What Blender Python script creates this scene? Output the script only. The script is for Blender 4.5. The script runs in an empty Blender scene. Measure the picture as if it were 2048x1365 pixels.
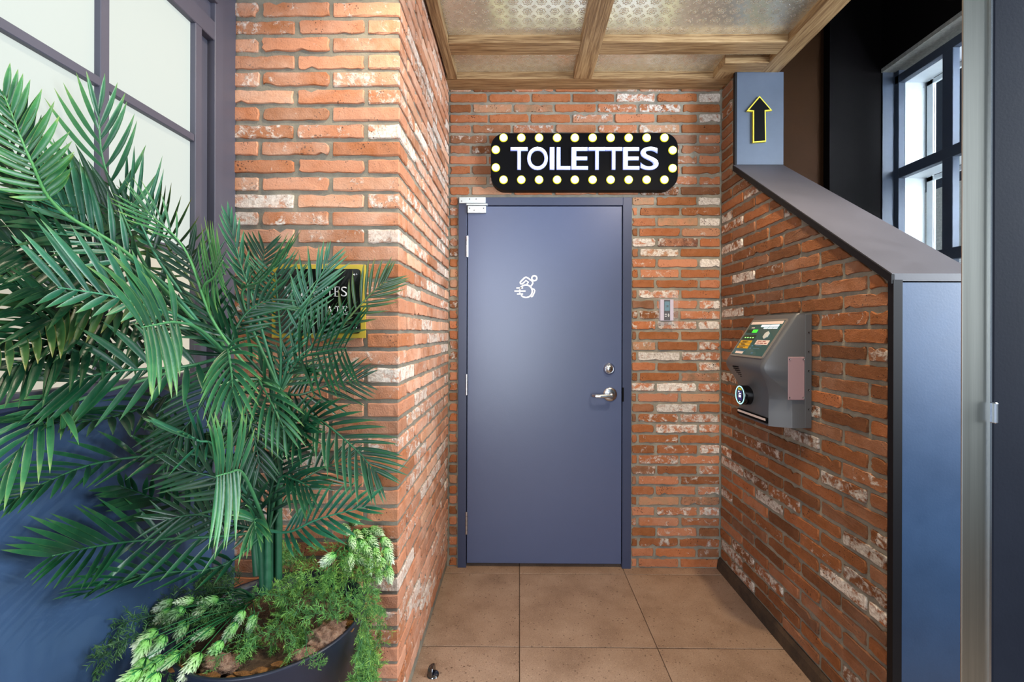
import bpy, bmesh, math, random
from mathutils import Vector, Matrix, Euler, noise

random.seed(7)
C = bpy.context.scene.collection
SC = bpy.context.scene
PI = math.pi

# ------------------------------------------------------------------ camera
CAM = Vector((0.0, -2.657, 1.375))
FPX, PX0, PY0 = 910.0, 1031.1, 664.0          # photo calibration, 2048 px wide
YAW, ROLL = math.radians(0.5), math.radians(0.15)
cd = bpy.data.cameras.new('camera')
cam = bpy.data.objects.new('camera', cd); C.objects.link(cam)
RC = Euler((PI / 2, 0, YAW)).to_matrix() @ Matrix.Rotation(ROLL, 3, 'Z')
cam.matrix_world = Matrix.Translation(CAM) @ RC.to_4x4()
cd.sensor_width = 36.0
cd.lens = FPX / 2048 * 36
cd.shift_x = -(PX0 - 1024) / 2048
cd.shift_y = -(682.5 - PY0) / 2048
cd.clip_start = 0.02
SC.camera = cam

# ------------------------------------------------------------------ world, light, exposure
w = bpy.data.worlds.new('world'); SC.world = w; w.use_nodes = True
bg = w.node_tree.nodes['Background']
bg.inputs['Color'].default_value = (0.72, 0.86, 1.0, 1)
bg.inputs['Strength'].default_value = 0.5
SC.view_settings.view_transform = 'Standard'
SC.view_settings.look = 'None'
SC.view_settings.exposure = 0.0
SC.view_settings.gamma = 1.0
SC.view_settings.use_curve_mapping = False


def area(name, loc, target, sx, sy, power, col):
    d = bpy.data.lights.new(name, 'AREA'); d.shape = 'RECTANGLE'; d.size = sx; d.size_y = sy
    d.energy = power; d.color = col
    o = bpy.data.objects.new(name, d); C.objects.link(o)
    o.location = loc
    o.rotation_euler = (Vector(target) - Vector(loc)).to_track_quat('-Z', 'Y').to_euler()
    return o


def spot(name, loc, target, power, col, ang=120, blend=0.6, rad=0.04):
    d = bpy.data.lights.new(name, 'SPOT'); d.energy = power; d.color = col
    d.spot_size = math.radians(ang); d.spot_blend = blend; d.shadow_soft_size = rad
    o = bpy.data.objects.new(name, d); C.objects.link(o)
    o.location = loc
    o.rotation_euler = (Vector(target) - Vector(loc)).to_track_quat('-Z', 'Y').to_euler()
    return o


area('front_glazing_daylight', (-0.55, -5.2, 1.5), (0.3, 0, 1.3), 1.7, 2.6, 140, (0.84, 0.91, 1.0))
area('side_glazing_daylight', (3.1, -2.0, 2.0), (-0.4, -0.7, 1.4), 1.7, 2.0, 165, (0.84, 0.92, 1.0))
spot('downlight_pier', (-0.27, -1.50, 2.74), (-0.50, -1.25, 1.0), 40, (1.0, 0.84, 0.62), 130, 0.7)
spot('downlight_walkway', (0.90, -1.28, 2.75), (0.72, -0.95, 0.0), 105, (1.0, 0.80, 0.54), 140, 0.8)
area('street_daylight', (3.4, -1.9, 2.7), (2.5, 0.2, 2.1), 1.2, 1.6, 230, (0.80, 0.90, 1.0))


# ------------------------------------------------------------------ helpers
def P(x, y, d):
    """point seen at photo pixel x,y at depth d (1 = door wall)"""
    v = RC @ Vector(((x - PX0) / FPX, -(y - PY0) / FPX, -1.0))
    return CAM + v * (d * 2.657 / v.y)


def link(o, parent=None):
    C.objects.link(o)
    if parent is not None:
        o.parent = parent
    return o


def mesh_obj(name, verts, faces, mat, parent=None, smooth=False):
    me = bpy.data.meshes.new(name)
    me.from_pydata([tuple(v) for v in verts], [], faces)
    me.update()
    if smooth:
        for p in me.polygons: p.use_smooth = True
    if mat: me.materials.append(mat)
    return link(bpy.data.objects.new(name, me), parent)


def bm_obj(name, bm, mat, parent=None, smooth=False):
    me = bpy.data.meshes.new(name)
    bm.normal_update()
    bm.to_mesh(me); bm.free()
    if smooth:
        for p in me.polygons: p.use_smooth = True
    if mat: me.materials.append(mat)
    return link(bpy.data.objects.new(name, me), parent)


def empty(name, loc=(0, 0, 0), parent=None):
    o = bpy.data.objects.new(name, None); o.location = loc; o.empty_display_size = 0.05
    return link(o, parent)


def add_box(bm, lo, hi, bevel=0.0, seg=1):
    lo, hi = Vector(lo), Vector(hi)
    g = bmesh.ops.create_cube(bm, size=1.0)
    for v in g['verts']:
        v.co = Vector(((lo[i] + hi[i]) / 2 + v.co[i] * (hi[i] - lo[i]) for i in range(3)))
    if bevel > 0:
        es = list({e for v in g['verts'] for e in v.link_edges})
        bmesh.ops.bevel(bm, geom=es, offset=bevel, segments=seg, affect='EDGES', profile=0.6)


def box(name, lo, hi, mat, parent=None, bevel=0.0, seg=1):
    bm = bmesh.new(); add_box(bm, lo, hi, bevel, seg)
    return bm_obj(name, bm, mat, parent)


def boxes(name, lst, mat, parent=None, bevel=0.0):
    bm = bmesh.new()
    for lo, hi in lst: add_box(bm, lo, hi, bevel)
    return bm_obj(name, bm, mat, parent)


def add_tube(bm, pts, rad, seg=8, caps=True):
    pts = [Vector(p) for p in pts]
    if not hasattr(rad, '__len__'): rad = [rad] * len(pts)
    rings = []
    ref = None
    for i, p in enumerate(pts):
        a = pts[max(i - 1, 0)]; b = pts[min(i + 1, len(pts) - 1)]
        t = (b - a).normalized()
        if ref is None:
            ref = t.orthogonal().normalized()
        ref = (ref - t * ref.dot(t))
        ref = ref.normalized() if ref.length > 1e-6 else t.orthogonal().normalized()
        bn = t.cross(ref)
        rings.append([bm.verts.new(p + (ref * math.cos(2 * PI * k / seg) + bn * math.sin(2 * PI * k / seg)) * rad[i]) for k in range(seg)])
    for r0, r1 in zip(rings, rings[1:]):
        for k in range(seg):
            bm.faces.new((r0[k], r0[(k + 1) % seg], r1[(k + 1) % seg], r1[k]))
    if caps:
        bm.faces.new(list(reversed(rings[0]))); bm.faces.new(rings[-1])


def tube(name, pts, rad, mat, parent=None, seg=8, smooth=True):
    bm = bmesh.new(); add_tube(bm, pts, rad, seg)
    return bm_obj(name, bm, mat, parent, smooth)


def add_lathe(bm, prof, seg=32, M=Matrix.Identity(4)):
    """prof: list of (r, h) about local Z"""
    rings = []
    for r, h in prof:
        if r < 1e-6:
            rings.append([bm.verts.new(M @ Vector((0, 0, h)))])
        else:
            rings.append([bm.verts.new(M @ Vector((r * math.cos(2 * PI * k / seg), r * math.sin(2 * PI * k / seg), h))) for k in range(seg)])
    for a, b in zip(rings, rings[1:]):
        for k in range(seg):
            k2 = (k + 1) % seg
            if len(a) == 1 and len(b) == 1: continue
            if len(a) == 1: bm.faces.new((a[0], b[k2], b[k])) if False else bm.faces.new((a[0], b[k], b[k2]))
            elif len(b) == 1: bm.faces.new((a[k], a[k2], b[0]))
            else: bm.faces.new((a[k], a[k2], b[k2], b[k]))


def lathe(name, prof, mat, parent=None, seg=32, M=Matrix.Identity(4), smooth=True):
    bm = bmesh.new(); add_lathe(bm, prof, seg, M)
    return bm_obj(name, bm, mat, parent, smooth)


def frame_m(origin, xd, yd):
    """matrix with local x=xd, y=yd, z=x cross y at origin"""
    x = Vector(xd).normalized(); y = Vector(yd).normalized(); z = x.cross(y)
    m = Matrix((x, y, z)).transposed().to_4x4()
    m.translation = Vector(origin)
    return m


def prism(name, poly, h, mat, parent=None, M=Matrix.Identity(4), bevel=0.0):
    """extrude 2D poly (ccw) from z=0 to z=h in local frame M"""
    bm = bmesh.new()
    a = [bm.verts.new(M @ Vector((x, y, 0))) for x, y in poly]
    b = [bm.verts.new(M @ Vector((x, y, h))) for x, y in poly]
    n = len(poly)
    bm.faces.new(list(reversed(a))); top = bm.faces.new(b)
    for k in range(n): bm.faces.new((a[k], a[(k + 1) % n], b[(k + 1) % n], b[k]))
    if bevel > 0:
        bmesh.ops.bevel(bm, geom=list(top.edges), offset=bevel, segments=2, affect='EDGES')
    return bm_obj(name, bm, mat, parent)


def rrect(w, h, r, n=6):
    pts = []
    for cx, cy, a0 in ((w / 2 - r, h / 2 - r, 0), (-w / 2 + r, h / 2 - r, 90), (-w / 2 + r, -h / 2 + r, 180), (w / 2 - r, -h / 2 + r, 270)):
        for k in range(n + 1):
            a = math.radians(a0 + 90 * k / n)
            pts.append((cx + r * math.cos(a), cy + r * math.sin(a)))
    return pts


def tag(o, label, cat, group=None, kind=None):
    o['label'] = label; o['category'] = cat
    if group: o['group'] = group
    if kind: o['kind'] = kind
    return o


def struct(o, label=None):
    o['kind'] = 'structure'
    if label: o['label'] = label
    return o


def srgb(r, g, b):
    f = lambda c: (c / 255 / 12.92) if c / 255 <= 0.04045 else ((c / 255 + 0.055) / 1.055) ** 2.4
    return (f(r), f(g), f(b), 1.0)


# ------------------------------------------------------------------ materials
class NT:
    def __init__(s, name):
        s.m = bpy.data.materials.new(name); s.m.use_nodes = True
        s.t = s.m.node_tree; s.b = s.t.nodes['Principled BSDF']

    def n(s, typ, **kw):
        nd = s.t.nodes.new(typ)
        for k, v in kw.items():
            if k.startswith('i_'):
                key = k[2:]
                key = int(key) if key.isdigit() else key.replace('_', ' ')
                nd.inputs[key].default_value = v
            else: setattr(nd, k, v)
        return nd

    def l(s, a, b): s.t.links.new(a, b)

    def noise(s, vec, scale, detail=4, rough=0.6, dist=0.0):
        nd = s.n('ShaderNodeTexNoise', i_Scale=scale, i_Detail=detail, i_Roughness=rough, i_Distortion=dist)
        if vec is not None: s.l(vec, nd.inputs['Vector'])
        return nd.outputs['Fac']

    def ramp(s, fac, stops, interp='LINEAR'):
        r = s.n('ShaderNodeValToRGB'); r.color_ramp.interpolation = interp
        e = r.color_ramp.elements
        while len(e) < len(stops): e.new(0.5)
        for el, (p, c) in zip(e, stops):
            el.position = p; el.color = c if len(c) == 4 else (*c, 1)
        s.l(fac, r.inputs['Fac'])
        return r.outputs['Color']

    def math(s, op, a, b=None, clamp=False):
        nd = s.n('ShaderNodeMath', operation=op, use_clamp=clamp)
        for i, v in enumerate((a, b)):
            if v is None: continue
            if isinstance(v, (int, float)): nd.inputs[i].default_value = v
            else: s.l(v, nd.inputs[i])
        return nd.outputs[0]

    def mix(s, fac, a, b, blend='MIX'):
        nd = s.n('ShaderNodeMix', data_type='RGBA', blend_type=blend)
        for i, v in ((0, fac), (6, a), (7, b)):
            if isinstance(v, (int, float)): nd.inputs[i].default_value = v
            elif isinstance(v, tuple): nd.inputs[i].default_value = v
            else: s.l(v, nd.inputs[i])
        return nd.outputs[2]

    def bump(s, h, strength=0.4, dist=0.01):
        nd = s.n('ShaderNodeBump', i_Strength=strength, i_Distance=dist)
        s.l(h, nd.inputs['Height']); s.l(nd.outputs['Normal'], s.b.inputs['Normal'])


def plain(name, col, rough=0.5, metal=0.0, emit=None, estr=0.0, trans=0.0, coat=0.0, bumpscale=0, bumpstr=0.1, ior=1.45, spec=0.5):
    t = NT(name)
    t.b.inputs['Base Color'].default_value = col
    t.b.inputs['Roughness'].default_value = rough
    t.b.inputs['Metallic'].default_value = metal
    t.b.inputs['IOR'].default_value = ior
    t.b.inputs['Specular IOR Level'].default_value = spec
    if emit:
        t.b.inputs['Emission Color'].default_value = emit
        t.b.inputs['Emission Strength'].default_value = estr
    if trans: t.b.inputs['Transmission Weight'].default_value = trans
    if coat: t.b.inputs['Coat Weight'].default_value = coat
    if bumpscale:
        tc = t.n('ShaderNodeTexCoord')
        t.bump(t.noise(tc.outputs['Object'], bumpscale, 3), bumpstr, 0.004)
    return t.m


def make_brick():
    t = NT('old_brick')
    tc = t.n('ShaderNodeTexCoord'); oi = t.n('ShaderNodeObjectInfo')
    sep = t.n('ShaderNodeSeparateColor'); t.l(oi.outputs['Color'], sep.inputs[0])
    off = t.n('ShaderNodeVectorMath', operation='SCALE'); off.inputs[0].default_value = (37.0, 91.0, 53.0)
    t.l(oi.outputs['Random'], off.inputs['Scale'])
    ad = t.n('ShaderNodeVectorMath', operation='ADD')
    t.l(tc.outputs['Object'], ad.inputs[0]); t.l(off.outputs[0], ad.inputs[1])
    v = ad.outputs[0]
    base = t.ramp(sep.outputs[0], [(0.0, srgb(118, 70, 32)), (0.14, srgb(146, 86, 40)), (0.3, srgb(178, 104, 58)), (0.5, srgb(198, 132, 98)),
                                   (0.7, srgb(198, 152, 116)), (0.85, srgb(158, 128, 98)), (1.0, srgb(92, 58, 48))])
    n1 = t.noise(v, 22, 5, 0.65)
    base = t.mix(t.math('MULTIPLY', t.math('MULTIPLY', t.math('SUBTRACT', n1, 0.35, True), 1.6, True), t.math('ADD', t.math('MULTIPLY', sep.outputs[0], 1.6), 0.25), True), base, srgb(208, 142, 106))
    n2 = t.noise(v, 48, 6, 0.75, 0.3)
    dark = t.math('MULTIPLY', t.math('SUBTRACT', n2, 0.56, True), 5.0, True)
    base = t.mix(t.math('MULTIPLY', dark, 0.6), base, srgb(110, 58, 32))
    # old whitewash and mortar smears
    n3 = t.noise(v, 26, 6, 0.72, 0.4)
    th = t.math('SUBTRACT', 1.0, sep.outputs[1])
    wm = t.math('MULTIPLY', t.math('SUBTRACT', t.math('ADD', n3, t.math('MULTIPLY', sep.outputs[1], 0.55)), 0.735), 9.0, True)
    wcol = t.ramp(t.noise(v, 90, 3), [(0.3, srgb(188, 172, 158)), (0.6, srgb(238, 230, 220))])
    base = t.mix(wm, base, wcol)
    # pits
    vo = t.n('ShaderNodeTexVoronoi', i_Scale=95.0); t.l(v, vo.inputs['Vector'])
    pit = t.math('LESS_THAN', vo.outputs['Distance'], t.math('MULTIPLY', t.math('SUBTRACT', t.noise(v, 14, 2), 0.42, True), 1.1))
    base = t.mix(t.math('MULTIPLY', pit, 0.8), base, srgb(60, 30, 20))
    hz = t.math('MULTIPLY', t.math('MULTIPLY', t.math('SUBTRACT', t.noise(v, 9, 4, 0.6), 0.30, True), 2.2, True), sep.outputs[2])
    base = t.mix(hz, base, srgb(228, 190, 168))
    vv = t.n('ShaderNodeHueSaturation'); t.l(oi.outputs['Alpha'], vv.inputs['Value']); t.l(base, vv.inputs['Color'])
    t.l(vv.outputs[0], t.b.inputs['Base Color'])
    t.b.inputs['Roughness'].default_value = 0.85
    h = t.math('ADD', t.math('MULTIPLY', n2, 0.5), t.math('SUBTRACT', t.math('MULTIPLY', t.noise(v, 180, 3), 0.35), t.math('MULTIPLY', pit, 0.6)))
    h = t.math('ADD', h, t.math('MULTIPLY', wm, 0.25))
    t.bump(h, 1.0, 0.005)
    return t.m


def make_mortar(name, c1, c2):
    t = NT(name)
    tc = t.n('ShaderNodeTexCoord'); v = tc.outputs['Object']
    n = t.noise(v, 9, 5, 0.7)
    t.l(t.ramp(n, [(0.3, c1), (0.7, c2)]), t.b.inputs['Base Color'])
    t.b.inputs['Roughness'].default_value = 0.95
    t.bump(t.noise(v, 220, 4, 0.7), 0.6, 0.004)
    return t.m


def make_paint(name, col, rough=0.42, speck=0.0, spec=0.5, var=1.0):
    t = NT(name)
    tc = t.n('ShaderNodeTexCoord'); v = tc.outputs['Object']
    n = t.noise(v, 3.0, 5, 0.65)
    c2 = tuple(min(1, c * (1 + 0.18 * var)) for c in col[:3]) + (1,)
    c1 = tuple(c * (1 - 0.13 * var) for c in col[:3]) + (1,)
    base = t.ramp(n, [(0.3, c1), (0.7, c2)])
    if speck:
        vo = t.n('ShaderNodeTexVoronoi', i_Scale=14.0); t.l(v, vo.inputs['Vector'])
        sp = t.math('LESS_THAN', vo.outputs['Distance'], 0.022)
        base = t.mix(t.math('MULTIPLY', sp, speck), base, srgb(200, 205, 215))
    t.l(base, t.b.inputs['Base Color'])
    rr = t.n('ShaderNodeMapRange'); t.l(t.noise(v, 12, 3), rr.inputs[0])
    rr.inputs[3].default_value = rough - 0.05 * var; rr.inputs[4].default_value = rough + 0.06 * var
    t.l(rr.outputs[0], t.b.inputs['Roughness'])
    t.b.inputs['Specular IOR Level'].default_value = spec
    t.bump(t.noise(v, 160, 2), 0.08, 0.002)
    return t.m


def make_oak():
    t = NT('oak')
    tc = t.n('ShaderNodeTexCoord'); oi = t.n('ShaderNodeObjectInfo')
    off = t.n('ShaderNodeVectorMath', operation='SCALE'); off.inputs[0].default_value = (11.0, 7.0, 5.0)
    t.l(oi.outputs['Random'], off.inputs['Scale'])
    ad = t.n('ShaderNodeVectorMath', operation='ADD')
    t.l(tc.outputs['Object'], ad.inputs[0]); t.l(off.outputs[0], ad.inputs[1])
    mp = t.n('ShaderNodeMapping'); mp.inputs['Scale'].default_value = (1.6, 34, 34)
    t.l(ad.outputs[0], mp.inputs['Vector'])
    wv = t.n('ShaderNodeTexNoise', i_Scale=1.6, i_Detail=5.0, i_Roughness=0.6, i_Distortion=1.2)
    t.l(mp.outputs[0], wv.inputs['Vector'])
    mp2 = t.n('ShaderNodeMapping'); mp2.inputs['Scale'].default_value = (5, 120, 120)
    t.l(ad.outputs[0], mp2.inputs['Vector'])
    fine = t.noise(mp2.outputs[0], 1.5, 4, 0.7)
    g = t.math('ADD', t.math('MULTIPLY', wv.outputs['Fac'], 0.6), t.math('MULTIPLY', fine, 0.5))
    t.l(t.ramp(g, [(0.36, srgb(190, 162, 122)), (0.5, srgb(170, 140, 100)), (0.6, srgb(134, 103, 68)), (0.72, srgb(98, 72, 46))]), t.b.inputs['Base Color'])
    t.b.inputs['Roughness'].default_value = 0.5
    t.bump(g, 0.15, 0.002)
    return t.m


def make_tin():
    t = NT('pressed_tin')
    tc = t.n('ShaderNodeTexCoord')
    mp = t.n('ShaderNodeMapping'); mp.inputs['Scale'].default_value = (16, 16, 16)
    t.l(tc.outputs['Object'], mp.inputs['Vector'])

    def cell(shift):
        a = t.n('ShaderNodeVectorMath', operation='ADD'); t.l(mp.outputs[0], a.inputs[0]); a.inputs[1].default_value = (shift, shift, 0)
        f = t.n('ShaderNodeVectorMath', operation='FRACTION'); t.l(a.outputs[0], f.inputs[0])
        s = t.n('ShaderNodeVectorMath', operation='SUBTRACT'); t.l(f.outputs[0], s.inputs[0]); s.inputs[1].default_value = (0.5, 0.5, 0)
        x = t.n('ShaderNodeSeparateXYZ'); t.l(s.outputs[0], x.inputs[0])
        ax, ay = t.math('ABSOLUTE', x.outputs[0]), t.math('ABSOLUTE', x.outputs[1])
        r = t.math('SQRT', t.math('ADD', t.math('MULTIPLY', ax, ax), t.math('MULTIPLY', ay, ay)))
        an = t.math('ARCTAN2', x.outputs[1], x.outputs[0])
        return ax, ay, r, an

    def ring(r, r0, wd):
        return t.math('SUBTRACT', 1.0, t.math('MULTIPLY', t.math('ABSOLUTE', t.math('SUBTRACT', r, r0)), 1.0 / wd), True)
    ax, ay, r, an = cell(0.0)
    petal = t.math('ADD', 0.30, t.math('MULTIPLY', t.math('COSINE', t.math('MULTIPLY', an, 8.0)), 0.045))
    dr = t.math('ABSOLUTE', t.math('SUBTRACT', r, petal))
    h = t.math('SUBTRACT', 1.0, t.math('MULTIPLY', dr, 24.0), True)
    h = t.math('MAXIMUM', h, ring(r, 0.14, 0.05))
    h = t.math('MAXIMUM', h, ring(r, 0.0, 0.06))
    ax2, ay2, r2, an2 = cell(0.5)
    dia = t.math('ADD', ax2, ay2)
    h = t.math('MAXIMUM', h, ring(dia, 0.17, 0.035))
    h = t.math('MAXIMUM', h, ring(r2, 0.0, 0.07))
    n = t.noise(tc.outputs['Object'], 120, 3)
    h2 = t.math('ADD', h, t.math('MULTIPLY', n, 0.25))
    base = t.ramp(t.noise(tc.outputs['Object'], 30, 4), [(0.3, srgb(220, 218, 200)), (0.7, srgb(236, 234, 220))])
    t.l(base, t.b.inputs['Base Color'])
    t.b.inputs['Metallic'].default_value = 0.72
    t.b.inputs['Roughness'].default_value = 0.24
    t.bump(h2, 0.32, 0.004)
    return t.m


def make_tile():
    t = NT('floor_tile')
    tc = t.n('ShaderNodeTexCoord'); oi = t.n('ShaderNodeObjectInfo')
    off = t.n('ShaderNodeVectorMath', operation='SCALE'); off.inputs[0].default_value = (13.0, 29.0, 0.0)
    t.l(oi.outputs['Random'], off.inputs['Scale'])
    ad = t.n('ShaderNodeVectorMath', operation='ADD')
    t.l(tc.outputs['Object'], ad.inputs[0]); t.l(off.outputs[0], ad.inputs[1])
    v = ad.outputs[0]
    big = t.noise(v, 4.5, 5, 0.6)
    base = t.ramp(big, [(0.3, srgb(138, 112, 92)), (0.5, srgb(160, 133, 112)), (0.72, srgb(174, 148, 127))])
    sp = t.noise(v, 190, 3, 0.8)
    base = t.mix(t.math('MULTIPLY', t.math('SUBTRACT', sp, 0.56, True), 8.0, True), base, srgb(92, 66, 50))
    sp2 = t.noise(v, 170, 2, 0.7)
    base = t.mix(t.math('MULTIPLY', t.math('SUBTRACT', sp2, 0.60, True), 6.0, True), base, srgb(208, 180, 150))
    vo = t.n('ShaderNodeTexVoronoi', i_Scale=42.0); t.l(v, vo.inputs['Vector'])
    dots = t.math('LESS_THAN', vo.outputs['Distance'], t.math('MULTIPLY', t.noise(v, 5, 3), 0.30))
    base = t.mix(t.math('MULTIPLY', dots, 0.55), base, srgb(70, 46, 34))
    t.l(base, t.b.inputs['Base Color'])
    t.b.inputs['Roughness'].default_value = 0.55
    t.bump(sp, 0.15, 0.002)
    return t.m


def make_leaf(name, shades, rough=0.42, tip=0.5):
    """vertex colour: R along the leaf, G from midrib to edge; object colour tints"""
    t = NT(name)
    at = t.n('ShaderNodeVertexColor', layer_name='leafuv')
    sep = t.n('ShaderNodeSeparateColor'); t.l(at.outputs['Color'], sep.inputs[0])
    oi = t.n('ShaderNodeObjectInfo')
    tc = t.n('ShaderNodeTexCoord')
    n = t.noise(tc.outputs['Object'], 40, 4, 0.6)
    base = t.ramp(t.math('ADD', sep.outputs[0], t.math('MULTIPLY', t.math('SUBTRACT', n, 0.5), 0.7)), shades)
    edge = t.math('MULTIPLY', t.math('SUBTRACT', sep.outputs[1], 0.86, True), 3.5, True)
    base = t.mix(edge, base, srgb(84, 122, 66))
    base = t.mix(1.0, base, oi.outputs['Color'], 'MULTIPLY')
    t.l(base, t.b.inputs['Base Color'])
    t.b.inputs['Roughness'].default_value = rough
    t.b.inputs['Subsurface Weight'].default_value = 0.0
    t.bump(t.noise(tc.outputs['Object'], 300, 2), 0.12, 0.002)
    return t.m


def make_soil(name, stops, scale=30, strength=1.0):
    t = NT(name)
    tc = t.n('ShaderNodeTexCoord'); v = tc.outputs['Object']
    n = t.noise(v, scale, 6, 0.75)
    t.l(t.ramp(n, stops), t.b.inputs['Base Color'])
    t.b.inputs['Roughness'].default_value = 0.95
    t.bump(n, strength, 0.02)
    return t.m


def make_brushed():
    t = NT('brushed_steel')
    tc = t.n('ShaderNodeTexCoord')
    mp = t.n('ShaderNodeMapping'); mp.inputs['Scale'].default_value = (90, 90, 1.2)
    t.l(tc.outputs['Object'], mp.inputs['Vector'])
    n = t.noise(mp.outputs[0], 1.0, 4, 0.7)
    t.l(t.ramp(n, [(0.3, srgb(158, 158, 150)), (0.7, srgb(178, 178, 170))]), t.b.inputs['Base Color'])
    t.b.inputs['Metallic'].default_value = 1.0
    t.b.inputs['Roughness'].default_value = 0.32
    t.bump(n, 0.05, 0.001)
    return t.m


M_BRICK = make_brick()
M_MORT = make_mortar('mortar', srgb(112, 110, 102), srgb(160, 152, 134))
M_MORT_D = make_mortar('mortar_dirty', srgb(46, 35, 26), srgb(84, 64, 46))
M_DOOR = make_paint('door_paint', srgb(74, 86, 120), 0.33, 0, 0.7, var=0.15)
M_FRAME = make_paint('frame_paint', srgb(56, 65, 92), 0.36, var=0.4)
M_NAVY = make_paint('navy_paint', srgb(52, 76, 108), 0.42, 0.4)
M_WINFR = make_paint('window_paint', srgb(80, 80, 94), 0.5, var=0.5)
M_WIN2 = make_paint('window_dark_paint', srgb(66, 77, 95), 0.45)
M_CAP = make_paint('cap_paint', srgb(72, 70, 76), 0.5, 0.3)
M_JAMB = make_paint('jamb_paint', srgb(29, 33, 43), 0.6, 0, 0.08)
M_POST = make_paint('post_paint', srgb(72, 83, 100), 0.5)
M_DARKTRIM = plain('dark_trim', srgb(24, 23, 26), 0.5, spec=0.2)
M_BROWN = make_paint('brown_paint', srgb(58, 36, 20), 0.7, 0, 0.1)
M_BLACKBR = make_paint('dark_paint', srgb(16, 13, 14), 0.7, 0, 0.1)
M_OAK = make_oak()
M_TIN = make_tin()
M_TILE = make_tile()
M_GROUT = plain('grout', srgb(18, 13, 11), 0.95, spec=0.1)
M_STEEL = make_brushed()
M_CHROME = plain('satin_chrome', srgb(205, 210, 216), 0.22, 1.0)
M_CHROME_D = plain('dark_chrome', srgb(110, 112, 116), 0.15, 1.0)
M_WHITEMETAL = plain('zinc', srgb(205, 214, 216), 0.4, 0.6)
M_BLACK = plain('black_gloss', srgb(8, 8, 9), 0.18, 0, coat=0.3)
M_BLACKM = plain('black_matt', srgb(9, 9, 10), 0.6, spec=0.08)
M_SIGNBOARD = plain('sign_board', (0.004, 0.004, 0.005, 1), 0.4, spec=0.06)
M_YELLOW = plain('yellow_edge', srgb(222, 205, 62), 0.45)
M_GOLD = plain('gold_plate', srgb(214, 186, 66), 0.38, 0.25)
M_WHITE = plain('white_print', srgb(238, 240, 244), 0.5)
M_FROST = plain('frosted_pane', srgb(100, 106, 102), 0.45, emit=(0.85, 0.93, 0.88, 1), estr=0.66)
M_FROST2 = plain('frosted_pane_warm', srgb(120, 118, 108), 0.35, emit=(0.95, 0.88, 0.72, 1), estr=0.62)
M_NEON = plain('lit_letter', (0.9, 0.93, 1, 1), 0.4, emit=(0.84, 0.88, 1.0, 1), estr=3.2)
M_HALO = plain('letter_glow', (0.25, 0.3, 0.6, 1), 0.5, emit=(0.16, 0.20, 0.52, 1), estr=1.0)  # dim emission stands in for the bloom around the lit letters
M_BULB = plain('lit_bulb', (1, 1, 0.9, 1), 0.3, emit=(1.0, 0.97, 0.55, 1), estr=4.0)
M_BULBRIM = plain('bulb_rim', srgb(220, 215, 40), 0.4, emit=(0.80, 0.80, 0.03, 1), estr=0.55)
M_GREY = plain('kiosk_grey', srgb(80, 81, 84), 0.36)
M_GREY_D = plain('kiosk_dark_grey', srgb(48, 48, 50), 0.4)
M_TEAL = plain('panel_print_teal', srgb(4, 78, 82), 0.3, coat=0.5)
M_CLEAR = plain('clear_acrylic', (1, 1, 1, 1), 0.05)
M_CLEAR.node_tree.nodes['Principled BSDF'].inputs['Alpha'].default_value = 0.05
M_GLASS = plain('window_glass', (0.95, 0.98, 1, 1), 0.0, trans=1.0, ior=1.05)
M_LEAF = make_leaf('palm_leaf', [(0.0, srgb(10, 54, 37)), (0.45, srgb(18, 70, 46)), (0.8, srgb(34, 90, 56)), (1.0, srgb(66, 108, 62))], 0.36)
M_STEM = make_leaf('palm_stem', [(0.0, srgb(30, 84, 58)), (0.6, srgb(44, 104, 70)), (1.0, srgb(60, 124, 80))], 0.5)
M_HOP = make_leaf('hop_bract', [(0.0, srgb(84, 160, 66)), (0.45, srgb(128, 192, 100)), (0.85, srgb(206, 228, 192)), (1.0, srgb(232, 240, 226))], 0.6)
M_FERN = make_leaf('fern_needle', [(0.0, srgb(52, 100, 68)), (0.6, srgb(88, 136, 68)), (1.0, srgb(136, 174, 84))], 0.6)
M_POT = make_paint('pot_plastic', srgb(30, 36, 52), 0.4)
M_SOIL = make_soil('planter_soil', [(0.3, srgb(44, 32, 24)), (0.55, srgb(96, 74, 56)), (0.75, srgb(142, 116, 90))])
M_BARK = make_soil('cork_bark', [(0.3, srgb(70, 48, 38)), (0.5, srgb(166, 128, 104)), (0.72, srgb(204, 172, 146))], 55, 1.0)
M_CHIP = make_soil('wood_chip', [(0.3, srgb(66, 42, 20)), (0.55, srgb(132, 88, 40)), (0.8, srgb(166, 122, 64))], 60, 0.6)
M_CONCRETE = make_soil('concrete', [(0.3, srgb(150, 150, 142)), (0.7, srgb(200, 200, 192))], 60, 0.4)
M_WHITEP = make_paint('white_reveal', srgb(232, 240, 246), 0.4)

# ------------------------------------------------------------------ bricks
PITCH = 0.0603
BL = 0.2445                                   # stretcher + joint
ZL, ZB, ZR = 2.459, 2.712, 2.720              # one bed joint height on the left, back and right walls
XL = -0.416                                   # return wall of the brick pier
YF = -1.090                                   # front face of the brick pier
XWIN = -0.98                                  # window wall
XR = 1.168                                    # brick half wall
YR = -1.229                                   # its free end
pool = {}


def clip_poly(poly, n, c):
    out = []
    for i in range(len(poly)):
        a, b = poly[i], poly[(i + 1) % len(poly)]
        da = a[0] * n[0] + a[1] * n[1] - c; db = b[0] * n[0] + b[1] * n[1] - c
        if da <= 0: out.append(a)
        if (da < 0 < db) or (db < 0 < da):
            s = da / (da - db); out.append((a[0] + (b[0] - a[0]) * s, a[1] + (b[1] - a[1]) * s))
    return out


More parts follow.
